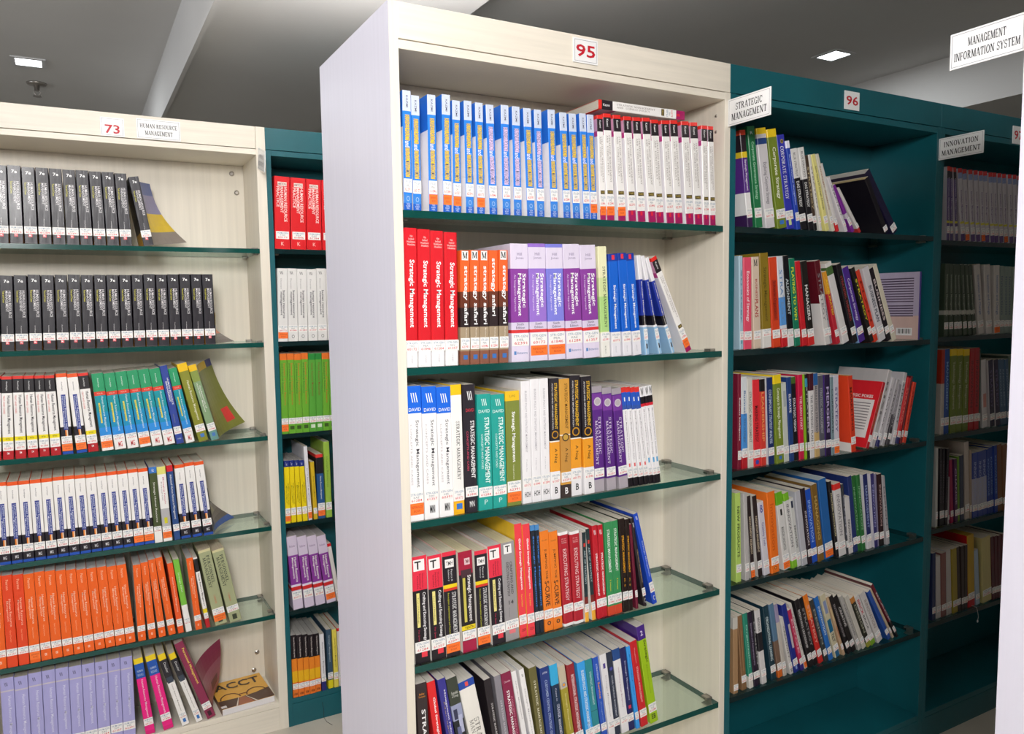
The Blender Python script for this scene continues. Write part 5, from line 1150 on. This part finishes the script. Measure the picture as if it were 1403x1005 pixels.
shelf('bookcase 96', 'fifth shelf', ZB[4], .012, b96, c, [
    (D('tan and white book', 'a88460', None, bands=[(.85, 1, 'c8c4bc')], lab=(.04, .12)), 1, (28, 290), (22, 735), 24, 40, {'gap': 0}),
    (D('brown wood-grained book', '8a6848', None, rect=[(.2, .3, .3, .9, '6a4c30'), (.5, .6, .25, .8, 'b08a60'), (.75, .82, .3, .9, '6a4c30')]), 1, (52, 285), (74, 762), 26, 46, {'gap': 0}),
    (D('sea green book', '2c8a72', 'Organization', 'a8d8c8', bands=[(0, .16, 'dcd8d0')]), 1, (80, 272), (120, 745), 22, 30, {'gap': 0}),
    (D('aubergine book', '2a2034', 'Innovation and Entrepreneurship', '9a90a8'), 1, (104, 266), (152, 738), 28, 26, {'gap': 0}),
    (D('black slim book', '222028', 'DESIGN', 'aaa'), 1, (132, 256), (178, 722), 22, 12, {'gap': 0}),
    (D('white and black banded book', 'd8d4d4', 'INNOVATION', '3a3a3a', bands=[(.45, .7, '26242a')], z=(.72, .9)), 1, (160, 250), (192, 720), 26, 56, {'gap': 0}),
    (D('dark teal organization book', '1c3a48', 'ORGANIZATIONAL LEARNING', 'd0e0e4', z=(.26, .85), st='vb'), 1, (206, 226), (258, 696), 28, 42, {'gap': 0}),
    (D('steel blue orange-footed book', '5a7c9a', None, bands=[(.1, .5, '7a6050'), (0, .1, 'd86a28')]), 1, (240, 215), (302, 680), 28, 28, {'gap': 0}),
    (D('lilac-topped white book', 'c4bcb4', None, bands=[(.75, 1, '9a90b0')]), 1, (272, 215), (332, 660), 28, 28, {'gap': 0}),
    (D('white slim lettered book', 'cfcbc8', 'CREATIVITY', '77757a', tx=[('S', .3, .7, .04, .1, '444', 'hb')]), 1, (300, 300), (360, 650), 24, 34, {'gap': 0}),
    (D('indigo book', '23308c', None, rect=[(.5, 1, .35, .7, 'c8bcc0'), (.3, .7, .04, .09, '9ab0e0')]), 1, (312, 220), (396, 640), 38, 38, {'gap': 0}),
    (D('crimson book', 'c02a54', 'EDGE', 'e8b0c0', bands=[(0, .12, '3a2a80')]), 1, (352, 248), (436, 625), 24, 26, {'gap': 0}),
    (D('slim white book', 'd4d0ca', 'LEADERSHIP', '8a8680'), 1, (366, 215), (463, 610), 18, 20, {'gap': 0, 'o': (0,)}),
    (D('black title book', '201c20', 'DESIGNING LEADERSHIP', 'd4d0d0', st='vb'), 1, (394, 188), (484, 590), 26, 30, {'gap': 0}),
    (D('black plain book', '1e1a1e', 'STRATEGY', '9a9698'), 1, (422, 180), (516, 588), 28, 32, {'gap': 0}),
    (D('orange-topped red book', 'd02c28', 'STRATEGY', 'f0b0a0', bands=[(.65, 1, 'f08028')]), 1, (452, 162), (550, 575), 28, 32, {'gap': 0}),
    (D('graphite book', '3a3c3e', 'DESIGN', 'a8a8a0'), 1, (486, 190), (584, 570), 26, 26, {'gap': 0}),
    (D('blue innovation book', '2a70c4', 'INNOVATION', 'dce8f4', z=(.4, .85), st='vb'), 1, (514, 172), (612, 565), 26, 28, {'gap': 0}),
    (D('cream book with teal block', 'cfc6a8', 'TILT', '26323a', z=(.24, .38), st='vb', rect=[(.1, .9, .4, .6, '1c6a94'), (.2, .8, .7, .9, '8a98c0'), (.1, .9, 0, .1, '2a6a9a')]), 1, (556, 162), (650, 545), 34, 40, {'gap': 0}),
    (D('tan patterned book', 'c4a484', None, rect=[(.1, .6, .6, .8, 'd8c890'), (.4, .9, .3, .5, 'b87a58')]), 1, (590, 170), (690, 525), 16, 24, {'gap': 0}),
    (D('black slim-lettered book', '1c181c', 'ENTREPRENEURSHIP', '9a9296'), 1, (606, 168), (716, 500), 28, 28, {'gap': 0}),
    (D('black white-titled book', '1e1a1c', 'CREATIVE', 'd8d4d4', z=(.45, .8), st='vb'), 1, (636, 168), (746, 490), 28, 36, {'gap': 0}),
    (D('pale grey book', 'b8b4b0', 'INNOVATION', '77757a'), 1, (670, 172), (785, 490), 26, 24, {'gap': 0}),
    (D('ivory book', 'cdc8be', None), 1, (702, 168), (810, 480), 24, 28, {'gap': 0}),
    (D('dark green and tan book', '28281e', 'DESIGN', 'aa9', bands=[(.9, 1, 'c8803a'), (0, .1, '9a9a3a')]), 1, (736, 175), (838, 470), 24, 32, {'gap': 0}),
    (D('white book with red word', 'd8d4d2', 'BRICK', 'c8304a', z=(.62, .92), st='vb', tx=[('BRICK', .34, .68, .3, .6, '333', 'vb')], bands=[(0, .12, '7aa82c')]), 1, (768, 170), (870, 470), 28, 40, {'gap': 0}),
    (D('thick white grey-lettered book', 'cfcbca', 'INNOVATION', '9a8a84'), 1, (806, 150), (912, 460), 32, 54, {'gap': 0}),
    (D('cobalt blue book', '2a52a4', None), 1, (842, 140), (966, 420), 24, 26, {'gap': 0}),
    (D('slim tan book', 'c8b49a', None), 1, (858, 122), (990, 410), 12, 20, {'gap': 0}),
    (D('dark red leaning book', '6a1a2a', 'BLACK', 'ccc', bands=[(0, .3, '1c1a1e')]), 1, (866, 95), (1012, 402), 14, 26, {'gap': 0})], dense=True, d=.17)

# ---- bookcase 97, dim and partly hidden
b97 = 'bookcase 96'
Z97 = [1.645, 1.34, 1.022, .716, .400]
WP = D('white red-topped purple-lettered book', 'cfcbd4', 'Innovation Management', '5a3a86', z=(.28, .7), bands=[(.94, 1, 'd02a2c'), (.86, .94, '8a9ac8'), (.24, .27, 'd8d040'), (0, .1, '5a3a80')], board='d4d0d8')
WK = D('black-topped purple book', '5a4a80', 'Innovation Management', 'c8c0d8', bands=[(.94, 1, 'd0382c'), (.84, .94, '26222c'), (.24, .27, 'd8d040')], board='d4d0d8')
shelf('bookcase 97', 'top shelf', Z97[0], .012, b97, (1260, 160, 3.049), [
    (WK, 3, (112, 205), (108, 512), (152, 215), (160, 514), {'gap': .2}),
    (WP, 14, (153, 216), (166, 514), (440, 250), (446, 530), {'gap': .25, 'o': (1, 4, 9)})], group='white innovation books')
DG = D('dark green book', '3c4a3a', 'Innovation Management', 'a8b0a0', bands=[(.3, .36, 'b8b8b0')])
WG = D('white blue-titled book', 'd0ccca', 'Innovation and Change', '5a78a8')
GG = D('grey-green book', '8a9a94', 'Innovation', '5a6a80')
shelf('bookcase 97', 'second shelf', Z97[1], .012, b97, (1260, 160, 3.049), [
    (DG, 7, (104, 613), (98, 926), (218, 622), (238, 914)),
    (WG, 3, (222, 620), (240, 914), (332, 620), (332, 904), {'gap': .25, 'o': (2,)}),
    (GG, 6, (336, 624), (335, 904), (435, 630), (436, 892))])
c = (1270, 470, 6.7)
shelf('bookcase 97', 'third shelf', Z97[2], .012, b97, c, [
    (D('red and white slim book', 'b8b0a8', None, bands=[(.6, 1, 'a83018')]), 1, (140, 62), (122, 845), 26, 30, {'gap': 0}),
    (D('blue book', '1c4a9a', 'MANAGEMENT', '8ab0e0'), 1, (174, 58), (156, 845), 36, 44, {'gap': 0}),
    (D('olive yellow-topped book', '6a7a28', 'Technology Management', 'b8b89a', bands=[(.92, 1, 'e8c818')]), 3, (214, 52), (203, 820), (388, 48), (368, 806)),
    (D('red book', 'b01c24', 'INNOVATION', '5a0c14'), 2, (390, 46), (372, 806), (478, 45), (466, 795)),
    (D('slim dark green book', '2a4a40', None), 1, (480, 60), (468, 795), 16, 20, {'gap': 0}),
    (D('white and pink slim book', 'cfccd0', None, rect=[(.2, .9, .3, .5, 'c88a80')]), 1, (496, 160), (506, 742), 46, 56, {'gap': 0}),
    (D('dark violet book', '22183a', 'STRATEGY', '6a5a88', board='d0ccd0'), 2, (548, 158), (566, 740), (646, 155), (668, 738), {'gap': .22}),
    (D('slate blue book', '3a5a7a', 'KNOWLEDGE', '8aa0b8'), 3, (648, 152), (670, 738), (738, 150), (762, 730)),
    (D('grey-green tall book', '5a6a5e', None), 2, (740, 120), (764, 730), (820, 118), (850, 725))], dense=True)
c = (1270, 600, 7.18)
shelf('bookcase 97', 'fourth shelf', Z97[3], .012, b97, c, [
    (D('slim white book', 'b8b8b4', None), 1, (100, 100), (82, 884), 16, 34, {'gap': 0}),
    (D('black book', '18141c', 'TECHNOLOGY', '5a5260'), 3, (118, 100), (118, 900), (218, 95), (192, 885)),
    (D('slim grey book', 'a8a0a4', None), 1, (218, 200), (194, 885), 8, 40, {'gap': 0, 'h': .16}),
    (D('crimson book', 'a01c4c', None), 1, (228, 218), (238, 865), 24, 32, {'gap': 0}),
    (D('plum book', '4a1c4a', 'CHANGE', 'c8b0c8'), 1, (256, 212), (275, 858), 42, 28, {'gap': 0}),
    (D('slim lime book', '6a9a2a', None), 1, (302, 180), (307, 850), 18, 18, {'gap': 0}),
    (D('slate book', '3c4258', None), 1, (326, 168), (328, 845), 30, 40, {'gap': 0}),
    (D('tall thick white book', 'c0b4ac', None, page='c8c4c0'), 1, (372, 45), (380, 806), 42, 40, {'gap': 0}),
    (D('beige book', 'a89484', None), 1, (420, 120), (421, 800), 20, 18, {'gap': 0}),
    (D('blue and white book', '3a4c9a', 'INNOVATION', 'a8b0d8', bands=[(.1, .6, 'b0b0c4')]), 3, (442, 145), (442, 792), (580, 118), (588, 762)),
    (D('deep blue book', '1c3c94', 'KNOWLEDGE', '7a9ad8'), 3, (584, 110), (592, 757), (680, 70), (690, 736)),
    (D('brown book', '7a4a26', None), 3, (685, 70), (694, 732), (830, 64), (836, 700))], dense=True)
c = (1260, 470, 2.5125)
r5 = shelf('bookcase 97', 'fifth shelf', Z97[4], .012, b97, c, [
    (D('navy book', '24305a', None), 1, (45, 722), (42, 962), 10, 14, {'gap': 0}),
    (D('white book', 'c8c4c4', None), 1, (58, 735), (60, 955), 14, 14, {'gap': 0}),
    (D('rose-brown book', '8a5a56', None), 1, (76, 724), (76, 948), 14, 16, {'gap': 0}),
    (D('second white book', 'c4c0be', None), 1, (92, 715), (95, 938), 14, 16, {'gap': 0}),
    (D('mustard book', 'a89434', None), 1, (110, 708), (114, 930), 14, 16, {'gap': 0}),
    (D('dark brown book', '3a2c2a', None), 3, (126, 704), (132, 922), (164, 694), (164, 906)),
    (D('thick yellow and red book', 'c8a020', None, bands=[(0, .12, 'c02028')], board='c01c24', page='c8a040'), 1, (165, 662), (167, 906), 20, 24, {'gap': 0}),
    (D('blue-white book', 'a8bcd0', None), 1, (190, 712), (195, 900), 12, 16, {'gap': 0}),
    (D('cream book', 'c8bc80', None), 1, (212, 672), (216, 894), 28, 30, {'gap': 0}),
    (D('maroon book', '5c2430', None), 4, (242, 668), (248, 888), (292, 655), (290, 866))], dense=True)
o, wd, h, th = r5[8]
q = MB(); q.tube([(wd*.5, .001, .004), (wd*.5, -.017, .002), (wd*.55, -.02, -.02), (wd*.7, -.018, -.035), (wd*.6, -.017, -.046)], .0008, col=lin('d8d0d0')); q.box((wd*.6-.002, -.0185, -.053), (wd*.6+.002, -.0155, -.046), lin('d8d0d0'))
part('bookmark_ribbon', q, M_COVER, o)
